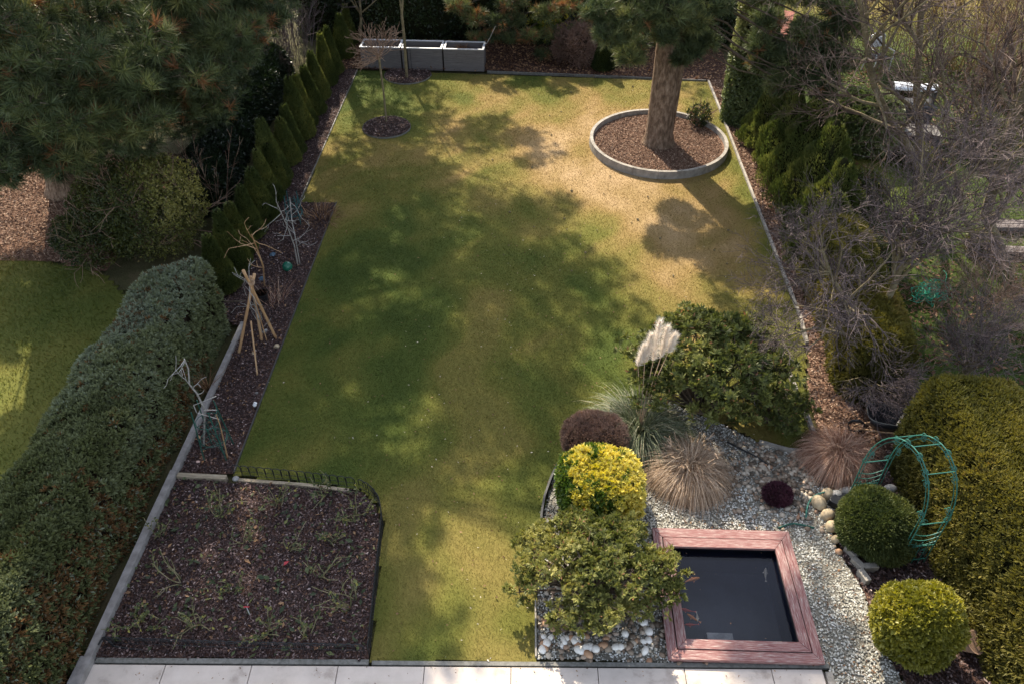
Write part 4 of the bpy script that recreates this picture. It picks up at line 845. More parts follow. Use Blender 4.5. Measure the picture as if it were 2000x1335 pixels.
# big two-stemmed tree over the neighbouring barbecue
b = np.array([8.3, 14.9, 0.]); Yt = 14.9
baretree('bare_tree', tuple(b), [
    (rel(b, b, at(1795, 330, 14.9), at(1770, 280, 14.7), at(1735, 225, 14.5), at(1708, 170, 14.3), at(1698, 120, 14.2), at(1685, 40, 14.1), at(1675, -60, 14.)), .085, .035, [(.3, 1.4, 2), (.5, 1.6, 3), (.7, 1.6, 4), (.85, 1.5, 4), (.99, 1.4, 4)]),
    (rel(b, at(1795, 330, 14.9), at(1796, 250, 15.), at(1790, 180, 15.1), at(1795, 90, 15.2), at(1800, 0, 15.3), at(1800, -120, 15.4)), .085, .05, [(.3, 1.5, 2), (.55, 1.7, 4), (.8, 1.7, 4), (.99, 1.6, 4)])],
    'tall bare tree forking into two olive stems before the barbecue', 'tree', 21, ratio=.6, twig='twig_dark')
b = np.array([5.95, 10.35, 0.])
baretree('bare_tree', tuple(b), [
    (rel(b, b, at(1712, 640, 10.35), at(1726, 605, 10.3), at(1745, 560, 10.3), at(1757, 530, 10.3)), .075, .045, [(.8, 1.1, 3), (.99, 1.3, 5)]),
    (rel(b, at(1757, 530, 10.3), at(1765, 490, 10.3), at(1778, 440, 10.2), at(1790, 380, 10.2)), .04, .02, [(.3, 1.0, 3), (.6, 1.0, 4), (.99, .9, 4)]),
    (rel(b, at(1757, 530, 10.3), at(1800, 490, 10.2), at(1850, 440, 10.1), at(1880, 390, 10.1)), .035, .018, [(.3, .9, 3), (.6, 1.0, 4), (.99, .9, 4)])],
    'bare tree with a pale leaning trunk beside the green netting', 'tree', 22, ratio=.62)
b = np.array([5.52, 10.05, 0.])
baretree('bare_tree', tuple(b), [
    (rel(b, b, at(1669, 660, 10.05), at(1655, 600, 10.), at(1632, 560, 9.9), at(1618, 525, 9.9), at(1605, 485, 9.9)), .05, .02, [(.3, .9, 3), (.45, 1.0, 4), (.6, .95, 5), (.8, .8, 4), (.99, .6, 3)]),
    (rel(b, at(1669, 660, 10.05), at(1640, 650, 9.6), at(1590, 640, 9.3), at(1540, 655, 9.1), at(1500, 665, 9.0)), .03, .01, [(.4, .7, 3), (.6, .7, 4), (.8, .6, 4), (.99, .5, 3)]),
    (rel(b, at(1669, 660, 10.05), at(1672, 710, 9.5), at(1685, 735, 9.2), at(1705, 750, 9.0)), .025, .01, [(.4, .7, 3), (.6, .7, 4), (.8, .6, 4), (.99, .5, 3)])],
    'low bare tree spreading purple-grey twigs over the lawn edge', 'tree', 23, ratio=.62, up=.0)
b = np.array([9.35, 13.2, 0.])
baretree('bare_tree', tuple(b), [
    (rel(b, b, at(1925, 420, 13.2), at(1950, 330, 13.1), at(1985, 230, 13.0), at(2020, 120, 12.9)), .11, .06, [(.4, 1.5, 3), (.6, 1.6, 4), (.8, 1.6, 4), (.99, 1.5, 3)]),
    (rel(b, at(1915, 470, 13.2), at(1960, 400, 13.0), at(2010, 330, 12.8), at(2060, 260, 12.6)), .08, .04, [(.4, 1.4, 3), (.6, 1.4, 4), (.99, 1.4, 3)]),
    (rel(b, at(1910, 480, 13.2), at(1880, 420, 13.3), at(1865, 340, 13.4), at(1850, 240, 13.5), at(1840, 130, 13.6)), .05, .02, [(.4, 1.3, 3), (.6, 1.4, 4), (.8, 1.3, 4), (.99, 1.2, 3)])],
    'thick-stemmed bare tree leaning out at the right, above the grey timber', 'tree', 24, ratio=.6, twig='twig_dark')
b = np.array([6.95, 9.35, 0.])
baretree('bare_shrub', tuple(b), [(rel(b, b, b + (0, 0, .5)), .04, .03, [(.7, .7, 6), (.99, .8, 9)])], 'rounded bare shrub with fine grey twigs behind the tall olive hedge', 'shrub', 25, ratio=.66, ang=.7, maxl=4)
b = np.array([7.7, 10.9, 0.])
baretree('bare_shrub', tuple(b), [(rel(b, b, b + (.05, 0, .4)), .03, .025, [(.6, .8, 6), (.99, .9, 7)])], 'tangled reddish bare shrub right of the green netting', 'shrub', 26, ratio=.64, ang=.9, twig='twig_warm')
# golden upright thicket and purple thicket at the top right
def thicket(name, base, n, h, spread, mat, label, rx=1., ry=.5, w=.012, seed=0, kids=4):
    o = thing(name, base, label, 'shrub'); g = np.random.default_rng(seed); A, B, ra = [], [], []
    for i in range(n):
        p = np.array([g.uniform(-rx, rx), g.uniform(-ry, ry), 0.]); d = unit(np.array([p[0] * spread + g.normal(0, .13), p[1] * spread + g.normal(0, .13), 1.])); L = h * g.uniform(.6, 1.1); r = w * g.uniform(.6, 1.2)
        for s in range(5):
            q = p + d * L / 5; A.append(p); B.append(q); ra.append(r * (1 - s * .15)); 
            if s > 0:
                for _ in range(kids):
                    e = unit(d + g.normal(0, .35, 3)); A.append(q); B.append(q + e * L * .2 * g.uniform(.5, 1.3)); ra.append(r * .4)
            p = q; d = unit(d + g.normal(0, .07, 3))
    mb = MB(); ra = np.maximum(np.array(ra), .004); mb.segs(A, B, ra, ra * .6, 3, a=g.uniform(0, 1, len(A))); mb.build('stems', M[mat], o); return o
thicket('golden_thicket', (13.3, 22.6, 0), 150, 3.2, .12, 'twig_gold', 'dense upright golden-brown stems at the top right corner', 1.7, .6, .014, 31, 3)
thicket('golden_thicket', (10.9, 24.2, 0), 70, 2.4, .15, 'twig_gold', 'smaller tuft of golden stems behind the white garden chair', .9, .5, .014, 32, 3)
thicket('reddish_thicket', (11.6, 19.6, 0), 40, 3.6, .18, 'twig_warm', 'tall reddish bare shrub before the golden thicket', .7, .5, .018, 33, 7)
thicket('reddish_thicket', (9.3, 24.8, 0), 40, 3.6, .1, 'twig_warm', 'tall pinkish-brown bare shrub left of the white garden chair', .4, .4, .016, 34, 6)
thicket('bare_bush', (-6.95, 14.7, 0), 16, 1.75, .55, 'twig_warm', 'bare multi-stemmed bush with brown tips behind the small conifers', .35, .3, .014, 35, 2)
# shrub with yellow-green leaves left, behind the blue hedge
def leafshrub(name, base, R, n, per, label, mat='shrubleaf', seed=1, L=.06):
    o = thing(name, base, label, 'shrub'); p, N = shell((0, 0, R[2]), R, n, 2.2, .35, 1.6, -.8, .22); p[:, 2] = np.maximum(p[:, 2], .02)
    mb = MB(); clumps(mb, p, N, per, .09, L, L * .5, np.clip(patch(p, 2.6, .0, 1.0) + .3 * (p[:, 2] - 1) + .2 * np.clip(p[:, 0], -.5, 1), 0, 1), out=.4); mb.build('foliage', M[mat], o)  # leaf colour brightens upward and to the right, standing in for sunlight
    g = np.random.default_rng(seed); S = []
    for i in range(9): grow(S, (g.normal(0, .1), g.normal(0, .1), 0), unit(g.normal(0, .45, 3) + np.array([0, 0, 1])), R[2] * 1.5, .022, 1, 3, g, .03, .14)
    tb = MB(); tb.segs([s[1] for s in S], [s[2] for s in S], np.maximum([s[3] for s in S], .004), np.maximum([s[4] for s in S], .003), 4, a=.6); tb.build('branches', M['twig_warm'], o); return o
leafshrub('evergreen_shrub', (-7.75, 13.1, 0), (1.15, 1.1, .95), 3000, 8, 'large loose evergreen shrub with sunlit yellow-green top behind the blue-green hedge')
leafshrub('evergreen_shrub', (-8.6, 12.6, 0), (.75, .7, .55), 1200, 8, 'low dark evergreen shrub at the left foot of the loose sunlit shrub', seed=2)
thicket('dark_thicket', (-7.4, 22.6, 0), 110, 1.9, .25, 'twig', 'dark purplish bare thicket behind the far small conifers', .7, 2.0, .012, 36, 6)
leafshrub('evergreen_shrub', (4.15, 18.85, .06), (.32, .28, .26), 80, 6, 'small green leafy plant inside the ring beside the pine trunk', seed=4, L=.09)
for i, (x_, y_, r_, lab) in enumerate([(10.6, 17.6, .8, 'added dark evergreen shrub to the right of the grey garden table'), (11.8, 15.4, .9, 'added big dark shrub at the right edge above the grey timber'), (10.0, 20.9, .6, 'added dark low shrub between the barbecue and the garden chair'), (12.6, 20.6, .9, 'added dark shrub at the foot of the golden stems')]):  # shrubs added to darken the too bright neighbouring lawn
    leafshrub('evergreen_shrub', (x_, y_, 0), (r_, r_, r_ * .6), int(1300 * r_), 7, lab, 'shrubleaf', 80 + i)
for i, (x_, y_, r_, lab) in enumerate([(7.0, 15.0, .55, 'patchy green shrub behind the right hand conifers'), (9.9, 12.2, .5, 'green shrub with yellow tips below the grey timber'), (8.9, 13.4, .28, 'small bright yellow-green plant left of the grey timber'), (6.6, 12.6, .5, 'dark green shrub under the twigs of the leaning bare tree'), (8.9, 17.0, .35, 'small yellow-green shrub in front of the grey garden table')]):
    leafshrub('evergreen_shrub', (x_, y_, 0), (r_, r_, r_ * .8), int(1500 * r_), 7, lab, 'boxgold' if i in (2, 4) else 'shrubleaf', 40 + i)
# small ball-headed tree and the staked one
S_ = thing('ball_headed_tree', (-3.8, 18.85, 0), 'small leafless tree with a round twiggy head on a thin stem', 'tree')
tb = MB(); tb.tube([(0, 0, -.02), (.01, 0, .8), (-.01, 0, 1.72)], [.028, .024, .03], 7); tb.build('trunk', M['bark_olive'], S_)
g = np.random.default_rng(5); S = []
for i in range(26):
    d = unit(g.normal(size=3) * np.array([1, 1, .5]) + np.array([0, 0, .75])); grow(S, (0, 0, 1.7 + g.uniform(-.1, .1)), d, .52, .010, 1, 3, g, .02, .09, .55, (3, 5), .5, 5)
tb = MB(); tb.segs([s[1] for s in S], [s[2] for s in S], np.maximum([s[3] for s in S], .005), np.maximum([s[4] for s in S], .004), 3, a=g.uniform(.4, 1, len(S))); tb.build('twigs', M['twig_warm'], S_)
b = np.array([-3.66, 21.75, 0.])
baretree('slim_tree', tuple(b), [(rel(b, b, at(790, 80, 21.72), at(785, 30, 21.7)), .045, .035, []), (rel(b, at(785, 30, 21.7), at(779, -20, 21.6), at(770, -160, 21.4)), .03, .015, [(.6, 1., 3), (.99, 1, 4)]), (rel(b, at(785, 30, 21.7), at(788, -20, 21.8), at(795, -170, 21.9)), .03, .015, [(.6, 1., 3), (.99, 1, 4)])], 'slim young tree forking above the half round mulch bed', 'tree', 51, maxl=3)
b = np.array([-5.5, 24.4, 0.])
baretree('slim_tree', tuple(b), [(rel(b, b, at(705, 40, 24.4), at(704, 15, 24.4), at(697, -60, 24.3)), .05, .03, [(.5, 1.3, 3), (.75, 1.4, 4), (.99, 1.2, 4)])], 'bare thin tree in the dark corner behind the left planter', 'tree', 52, maxl=3)
# dead plant in planter 3
mb = MB(); n = 260; mb.blades(np.c_[U(-.2, .05, n), U(-.1, .1, n), np.full(n, .38)], unit(np.c_[rng.normal(0, .5, (n, 2)), np.ones(n)]), U(.2, .45, n), .012, .6, 4, U(0, .6, n)); mb.build('dead_plant', M['deadleaf'], pl3)
mb = MB(); p = np.array([.6, .2, .6]); mb.tube([p, p + (.12, .05, .18), p + (.28, .1, .5)], [.012, .01, .005], 5); mb.build('stick', M['silver'], pl3)

# ------------------------------------------------------------------ pines
def pine_mesh(pads, per, L, w, vf, brown=.05, seed=0):
    g = np.random.default_rng(seed); mb = MB(); TA, TB, TR = [], [], []
    for (pc, r, n) in pads:
        q = unit(g.normal(size=(n, 3))); q[:, 2] = q[:, 2] * .75 + .12; pts = pc + q * r * g.uniform(.35, 1.0, (n, 1)) ** .7 * np.array([1, 1, .62])
        D = unit(q * .8 + np.array([0, 0, .45]) + g.normal(0, .25, (n, 3)))
        for t_ in range(n): TA.append(pc * .55 + pts[t_] * .45 - D[t_] * .0); TB.append(pts[t_]); TR.append(.008)
        k = n * per; dd = np.repeat(D, per, 0); nd = unit(dd * .85 + unit(g.normal(size=(k, 3))) * .95)
        base = np.repeat(pts, per, 0) - dd * (g.uniform(0, .10, k))[:, None]
        v0 = np.clip(vf(pts) + g.normal(0, .15, n), 0, .88); v0 = np.where(g.uniform(0, 1, n) < brown, g.uniform(.94, 1, n), v0)
        mb.needles(base, nd, L * g.uniform(.7, 1.15, k), w, np.where(np.repeat(v0, per) > .9, np.repeat(v0, per), np.clip(np.repeat(v0, per) + g.normal(0, .05, k), 0, .9)))
    return mb, TA, TB, TR
def pine(name, base, top, r0, pads, label, per=30, L=.19, w=.015, brown=.05, seed=0, vlo=.1, vhi=.85, fork=None, droop=.1):
    o = thing(name, base, label, 'pine tree'); base = np.array(base, float); H = top
    tb = MB(); zz = np.array([-.1, .12, .35, .8, 1.6, 3, 5, 8, H]); rr = r0 * np.array([1.7, 1.28, 1.08, 1, .93, .85, .7, .42, .08])
    if H > 8: tb.tube(np.c_[(-.025 if fork else .02) * zz, 0 * zz, zz], rr, 18)
    else: tb.tube(np.c_[.02 * zz, 0 * zz, zz * H / 12], rr, 12)
    if fork: tb.tube([(.10, .12, .1), (.15, .16, 1.0), (.22, .2, 2.2), (.4, .25, 4), (.8, .3, 8)], [r0 * .8, r0 * .72, r0 * .62, r0 * .5, .05], 12)
    tb.build('trunk', M['bark'], o, smooth=True)
    P_ = [(np.array(p, float) - base, r, n) for p, r, n in pads]
    mb, TA, TB, TR = pine_mesh(P_, per, L, w, lambda p: vlo + (vhi - vlo) * fbm(p, 2.2), brown, seed)
    lb = MB(); g = np.random.default_rng(seed + 1)
    for pc, r, n in P_:
        hz = max(1.6, min(H * .93, pc[2] + droop * np.hypot(pc[0], pc[1]))); st = np.array([.02 * hz, 0, hz]); dist = np.linalg.norm(pc - st)
        t_ = np.linspace(0, 1, 6)[:, None]; pts = st + (pc - st) * t_; pts[1:-1] += g.normal(0, .05 * dist * .3, (4, 3)); pts[:, 2] += np.sin(t_[:, 0] * math.pi) * -.05 * dist
        lb.tube(pts, np.linspace(.012 + .007 * dist, .008, 6), 5)
    lb.segs(TA, TB, np.array(TR), .004, 3); lb.build('branches', M['bark_dark'], o)
    mb.build('needles', M['pine'], o); return o
g0 = np.random.default_rng(77)
LIM = [(-400, 720), (0, 600), (60, 565), (150, 525), (200, 468), (250, 458), (290, 400), (320, 330), (345, 215), (372, 130), (392, 60), (400, 0)]
def left_ok(p, r):
    u, v_ = P(p); rp = r * F_PX / max(3., np.linalg.norm(p - np.array([0, 0, CAM_H]))) * .95
    if v_ < -60: return True
    lim = np.interp(v_ + rp * .8, [a for a, _ in LIM], [b for _, b in LIM]) if v_ + rp * .8 < 400 else -999
    return u + rp * .8 < lim
TR_ = {'L1': (-10.4, 15.3, 0), 'L2': (-8.6, 20.3, 0), 'B1': (-7.4, 26.8, 0), 'B2': (2.6, 28.4, 0), 'R': (3.02, 17.83, 0)}
pads = {k: [] for k in TR_}
# visible crowns of the two left pines: pads set along the bottom and the face of the crown
def fill(tree, n, R, zlo, zhi, r, cnt, okf):
    b = np.array(TR_[tree]); k = 0; tries = 0
    while k < n and tries < n * 60:
        tries += 1; a = g0.uniform(0, 2 * math.pi); q = math.sqrt(g0.uniform(.03, 1)); z = g0.uniform(zlo, zhi); Rz = R * (1 - .6 * max(0, (z - 5)) / 8)
        p = np.array([b[0] + Rz * q * math.cos(a), b[1] + Rz * q * math.sin(a), z]); rr = r * g0.uniform(.75, 1.25)
        if okf(p, rr): pads[tree].append((p, rr, cnt)); k += 1
fill('L1', 20, 2.6, 6.5, 10.5, .6, 36, left_ok)
def face(tree, n, y0, y1, reach, r, cnt, u0=-120, u1=620, v1=400):
    b = np.array(TR_[tree]); k = t_ = 0
    while k < n and t_ < n * 80:
        t_ += 1; u, v_, Y = g0.uniform(u0, u1), g0.uniform(-60, v1), g0.uniform(y0, y1); p = at(u, v_, Y); rr = r * g0.uniform(.7, 1.25)
        if p[2] < 1.2 or np.hypot(p[0] - b[0], p[1] - b[1]) > reach or np.hypot(p[0] - b[0], p[1] - b[1]) < .7 or not left_ok(p, rr): continue
        pads[tree].append((p, rr, cnt)); k += 1
face('L1', 240, 10.6, 15.5, 5.2, .55, 22)
face('L1', 34, 10.2, 12.3, 5.6, .42, 14, 40, 300, 260)
face('L2', 110, 15.0, 20.5, 5.0, .60, 36, 60, 620, 330)
face('L2', 90, 14.5, 20.5, 6.0, .5, 36, 330, 620, 300)
# shade: pads whose shadows fall on the parts of the garden that the photograph shows in shade
def shade(poly_px, n, zlo, zhi, trees, r=.55, cnt=30, soft=0):
    poly = [tuple(G(*p)[:2]) for p in poly_px]; xs = [p[0] for p in poly]; ys = [p[1] for p in poly]; k = 0; t_ = 0
    while k < n and t_ < n * 40:
        t_ += 1; g = np.array([g0.uniform(min(xs), max(xs)), g0.uniform(min(ys), max(ys))])
        if not inpoly(g[0], g[1], poly): continue
        z = g0.uniform(zlo, zhi); p = toward_sun(g, z)
        tr = min(trees, key=lambda q: math.hypot(p[0] - TR_[q][0], p[1] - TR_[q][1]))
        if not left_ok(p, r) and P(p)[1] > -60: continue
        pads[tr].append((p, r * g0.uniform(.8, 1.2), cnt)); k += 1
ALLB = ['L1', 'L2', 'B1', 'B2']
shade([(1330, 400), (1400, 372), (1480, 440), (1500, 500), (1420, 520), (1350, 470)], 26, 3.9, 7, ['R'], .24, 9)
shade([(1350, 520), (1540, 520), (1570, 620), (1450, 640), (1330, 600)], 20, 5, 8, ['R'], .26, 10)
shade([(120, 930), (340, 1296), (860, 1296), (860, 1360), (0, 1400)], 34, 6.5, 11.5, ['L1', 'L2'], .6, 32)
shade([(900, 105), (1320, 110), (1390, 160), (940, 138)], 16, 3.2, 6.5, ['B2'], .55, 36)
shade([(700, 330), (760, 270), (850, 330), (1000, 365), (1120, 405), (1215, 445), (1275, 520), (1240, 620), (1200, 740), (1130, 820), (1060, 900), (985, 1000), (900, 980), (830, 930), (760, 950), (600, 900), (520, 800), (600, 560)], 158, 8, 13.5, ALLB, .6, 34)
shade([(880, 238), (1030, 228), (1120, 318), (1040, 322), (990, 300), (880, 310)], 13, 5.5, 9, ALLB, .5, 34)
shade([(700, 150), (860, 160), (860, 300), (780, 330), (610, 370)], 24, 5, 9, ALLB, .6, 32)
shade([(340, 930), (560, 560), (640, 420), (720, 420), (520, 800), (460, 920)], 40, 7, 12, ALLB, .6, 32)
shade([(180, 1290), (340, 930), (700, 930), (790, 980), (830, 1130), (930, 1290), (860, 1340)], 80, 7, 12, ALLB, .62, 34)
shade([(0, 940), (0, 1335), (180, 1290), (420, 620), (380, 520), (250, 570)], 34, 7, 12, ['L1', 'L2'], .6, 32)
shade([(870, 1000), (980, 1120), (990, 1270), (900, 1290), (830, 1130)], 10, 9, 13, ALLB, .5, 30)
shade([(1260, 880), (1480, 900), (1560, 1020), (1380, 1030), (1250, 960)], 12, 11, 14, ['B1', 'B2'], .5, 26)
shade([(1400, 1040), (1640, 1030), (1620, 1300), (1320, 1330)], 10, 11, 15, ['B1', 'B2', 'L2'], .5, 26)
shade([(1300, 1310), (1620, 1305), (1640, 1380), (1320, 1380)], 6, 12, 15, ['B1', 'B2'], .5, 28)
# big pine in the ring: foliage seen at the top, and its crown above the frame
for (px, py, Y, r) in [(1195, 70, 17.0, .45), (1230, 110, 17.2, .35), (1180, 20, 17.2, .5), (1240, 40, 17.0, .5), (1300, 20, 16.8, .55), (1350, 40, 17.2, .5), (1300, 70, 17.0, .35), (1370, 80, 17.6, .42), (1350, 100, 17.3, .3), (1260, -30, 17, .6), (1390, 10, 17.5, .5), (1230, 90, 17.6, .4), (1330, 115, 17.5, .22),
                     (1500, 90, 17.6, .5), (1550, 110, 17.4, .55), (1600, 100, 17.3, .55), (1540, 150, 17.2, .45), (1600, 160, 17.0, .5), (1640, 120, 17.2, .45), (1580, 60, 17.5, .5), (1650, 60, 17.4, .45), (1520, 170, 17.3, .3), (1610, 190, 17.0, .32), (1485, 125, 17.6, .3), (1500, 40, 17.8, .4), (1480, -20, 17.8, .5), (1560, -10, 17.8, .5), (1640, 20, 17.6, .5)]:
    pads['R'].append((at(px, py, Y), r, int(110 * r / .5)))
def r_ok(p, r): return P(p)[1] < -70
fill('R', 80, 3.2, 4.2, 9.5, .42, 16, r_ok)
# drooping brownish boughs of the back pine
for (px, py, Y, r) in [(930, 35, 23.4, .42), (980, 45, 23.3, .42), (1000, 5, 23.4, .5), (1070, 25, 23.3, .45), (1080, 65, 23.2, .32), (965, 70, 23.2, .3), (1110, 10, 23.4, .4), (895, 10, 23.4, .4), (1100, 85, 23.1, .25), (1060, 105, 23.0, .22), (940, -25, 23.4, .5), (1040, -30, 23.4, .5), (1150, 35, 23.6, .32), (1010, 40, 23.3, .3), (1000, 75, 23.1, .3), (930, 75, 23.2, .28), (1130, 60, 23.2, .3), (1035, 70, 23.0, .3)]:
    pads['B2'].append((at(px, py, Y), r, int(70 * r / .5)))
fill('B1', 14, 2.5, 8, 13, .6, 30, r_ok); fill('B2', 20, 2.6, 6, 13, .6, 30, r_ok)
PL = {'L1': ('large dark pine at the left with long-needled tufts, nearest to the camera', 11.5, .36, .05, .1, .8), 'L2': ('second dark pine behind the nearest one, above the small conifers', 12.5, .34, .06, .05, .7), 'B1': ('tall pine behind the dark back hedge, beyond the planters', 14.5, .3, .04, .1, .7),
      'B2': ('pine with drooping brownish boughs at the top centre', 15, .32, .22, .1, .8), 'R': ('big pine with a thick furrowed trunk standing in the concrete ring', 11.5, .31, .03, .15, .85)}
LIT = [([(805, 965), (870, 1000), (990, 1070), (1030, 1270), (1000, 1265), (940, 1130), (850, 1045)], 0), ([(1110, 250), (1170, 230), (1240, 430), (1400, 640), (1300, 560), (1180, 420)], 0), ([(1000, 1000), (1280, 1040), (1280, 1260), (1020, 1200)], .7), ([(890, 1300), (1290, 1300), (1300, 1360), (880, 1360)], 0),
       ([(1130, 890), (1240, 900), (1240, 990), (1160, 970)], .7), ([(1720, 1140), (1840, 1150), (1840, 1290), (1720, 1270)], .8), ([(0, 640), (110, 600), (130, 760), (0, 860)], 0), ([(1290, 850), (1400, 850), (1410, 940), (1300, 930)], .6), ([(940, 160), (1080, 165), (1100, 200), (960, 200)], 0), ([(0, 420), (60, 410), (110, 520), (0, 560)], 0), ([(1300, 1040), (1360, 1040), (1380, 1066), (1310, 1066)], .1), ([(1465, 200), (1540, 215), (1600, 330), (1570, 460), (1500, 360)], 1.2), ([(1405, 60), (1440, 60), (1450, 220), (1420, 220)], 1.5), ([(310, 340), (400, 330), (400, 440), (320, 430)], 1.5), ([(70, 70), (270, 70), (270, 220), (80, 220)], 4.2)]
LITG = []
for poly, z in LIT:
    LITG.append([tuple((G(px, py, z) - SUN * (z / SUN[2]))[:2]) for px, py in poly])
def blocks_light(p, r):
    g = np.asarray(p) - SUN * (p[2] / SUN[2]); th = np.arange(8) * math.pi / 4
    xs = np.r_[g[0], g[0] + (r + .12) * np.cos(th)]; ys = np.r_[g[1], g[1] + (r + .12) * 1.3 * np.sin(th)]
    return any(inpoly(xs, ys, q).any() for q in LITG)
STREAK = [tuple((G(px, py))[:2]) for px, py in ((-20, 720), (90, 610), (130, 700), (20, 850), (-60, 880))]
for kk_ in ('L1', 'L2'): pads[kk_] = [q for q in pads[kk_] if not (P(q[0])[1] > -50 and inpoly(*[np.array([c]) for c in (q[0] - SUN * (q[0][2] / SUN[2]))[:2]], STREAK).any())]
for k in pads: pads[k] = [q for q in pads[k] if P(q[0])[1] > -50 or not blocks_light(q[0], q[1])]
for i, k in enumerate(TR_):
    lab, H, r0, br, lo, hi = PL[k]
    pine('pine_tree', TR_[k], H, r0, pads[k], lab, seed=60 + i, brown=br, vlo=lo, vhi=hi, fork=(k == 'R'), droop=.42 if k == 'R' else .12, L=.25 if k == 'L1' else .21, w=.013 if k == 'L1' else .016, per=44 if k == 'L1' else 32)
# cones and twigs dropped on the lawn
x, y = scatter(lawn_mask, (-1, 4.8, 12, 21.5), 55)
for i in range(len(x)):
    mb = MB(); mb.rocks(np.zeros((1, 3)), U(.016, .028), flat=.8, sub=1); o = mb.build('pine_cone', M['bark_olive']); o.location = (x[i], y[i], .03); tag(o, 'small brown pine cone dropped on the yellowed far lawn', 'pine cone', 'pine cones on the lawn')

# ------------------------------------------------------------------ rose bed
def hoopfence(pts, label, step=.12, h=.27, w=.13, lean=0):
    pts = np.array(pts, float); seg = np.linalg.norm(np.diff(pts, axis=0), axis=1); cum = np.r_[0, np.cumsum(seg)]; n = int(cum[-1] / step); mb = MB()
    f = lambda s: np.array([np.interp(s, cum, pts[:, 0]), np.interp(s, cum, pts[:, 1])])
    for i in range(n):
        a, b = f(i * step), f(min(i * step + w, cum[-1])); d = unit(b - a); q = np.array([-d[1], d[0]]); c = (a + b) / 2
        th = np.linspace(0, math.pi, 7); arch = [(*(c - d * math.cos(t) * w / 2 + q * lean), h - w / 2 * .8 + math.sin(t) * w / 2 * .8) for t in th]
        mb.tube([(*a, -.03)] + arch + [(*b, -.03)], .0075, 4)
    for z in (.06, .15):
        mb.tube([(*f(s), z) for s in np.linspace(0, cum[-1], 30)], .004, 4)
    return tag(mb.build('hoop_fence', M['black_metal']), label, 'fence', 'black wire hoop fences')
hoopfence([(-4.26, 7.28), (-3.3, 7.2), (-2.45, 7.1)], 'black wire hoop fence along the far side of the rose bed')
hoopfence([(-2.4, 7.09), (-2.2, 6.98), (-2.05, 6.78), (-1.97, 6.5), (-1.9, 5.5), (-1.84, 4.6)], 'black wire hoop fence round the corner and right side of the rose bed', step=.085)
hoopfence([(-5.05, 4.66), (-3.5, 4.65), (-1.9, 4.66)], 'black wire hoop fence along the patio side of the rose bed', step=.1, h=.2)
def rose(px, py, h, n, lab, seed, leafy=18, mat='rose'):
    b = G(px, py); o = thing('rose_bush', (b[0], b[1], 0), lab, 'rose bush', 'pruned rose bushes in the bed'); g = np.random.default_rng(seed); S = []
    for i in range(n): grow(S, (g.normal(0, .03), g.normal(0, .03), .02), unit(np.array([*g.normal(0, .55, 2), 1.])), h * g.uniform(.7, 1.1), .0085, 1, 2, g, .01, .16, .5, (2, 3), .7, 5)
    tb = MB(); tb.segs([s[1] for s in S], [s[2] for s in S], np.maximum([s[3] for s in S], .005), np.maximum([s[4] for s in S], .004), 4, a=g.uniform(.3, 1, len(S))); tb.build('stems', M[mat], o)
    if leafy:
        E_ = np.array([s[2] for s in S]); k = g.integers(0, len(E_), leafy * 3); Pn = E_[k]; mb = MB(); d = rdir(len(Pn)) + np.array([0, 0, .2])
        mb.leaves(Pn, d, rdir(len(Pn)) + np.array([0, 0, 1.2]), U(.03, .055, len(Pn)), .03, U(0, 1, len(Pn))); mb.build('leaves', M['roseleaf'], o)
for i, a in enumerate([(425, 1010, .42, 6, 'rose bush with upright olive stems near the pale plank', 30), (545, 985, .35, 6, 'low spreading rose bush by the middle of the far hoop fence', 14), (640, 965, .35, 6, 'rose bush with yellowish leaves near the fence corner', 26), (700, 1010, .4, 6, 'grey-green rose bush tucked in the rounded fence corner', 40),
        (350, 1140, .45, 4, 'rose bush with long pale curved canes at the left of the bed', 4), (480, 1060, .3, 5, 'small rose bush in the centre of the bed', 14), (620, 1130, .35, 5, 'bare rose bush right of the red petal', 10), (685, 1180, .48, 7, 'tall branched rose bush by the right hoop fence', 16),
        (275, 1225, .42, 5, 'rose bush with lime-green leaves at the lower left', 50), (385, 1225, .34, 7, 'tangled rose bush with dry twigs near the front hoop fence', 16), (520, 1240, .36, 6, 'leafy rose bush in the middle near the front hoop fence', 30), (600, 1245, .3, 5, 'sparse rose bush at the front right of the bed', 12), (455, 1160, .25, 4, 'tiny rose bush beside the rusty curled leaf', 20), (560, 1075, .3, 5, 'thin rose bush behind the rusty curled leaf', 8), (310, 1050, .25, 4, 'stubby rose bush beside the left kerb', 16), (650, 1060, .3, 5, 'rose bush with dark leaves inside the right fence', 24)]):
    rose(*a[:5], 100 + i, a[5])
def bits(px, py, L, w, mat, label, cat, name, rz=0, n=1, z=.05):
    p = G(px, py); mb = MB(); mb.leaves(np.zeros((1, 3)), np.array([[1, 0, .15]]), np.array([[0, .2, 1]]), L, w, .8, fold=.3); o = mb.build(name, mat); o.location = (p[0], p[1], z); o.rotation_euler = (0, 0, rz); tag(o, label, cat)
bits(478, 1095, .15, .05, M['deadleaf'], 'rusty curled leaf lying in the rose bed', 'leaf', 'fallen_leaf', -.6)
bits(555, 1108, .09, .06, M['redthing'], 'red petal-like scrap lying in the rose bed', 'scrap', 'red_scrap', .8)
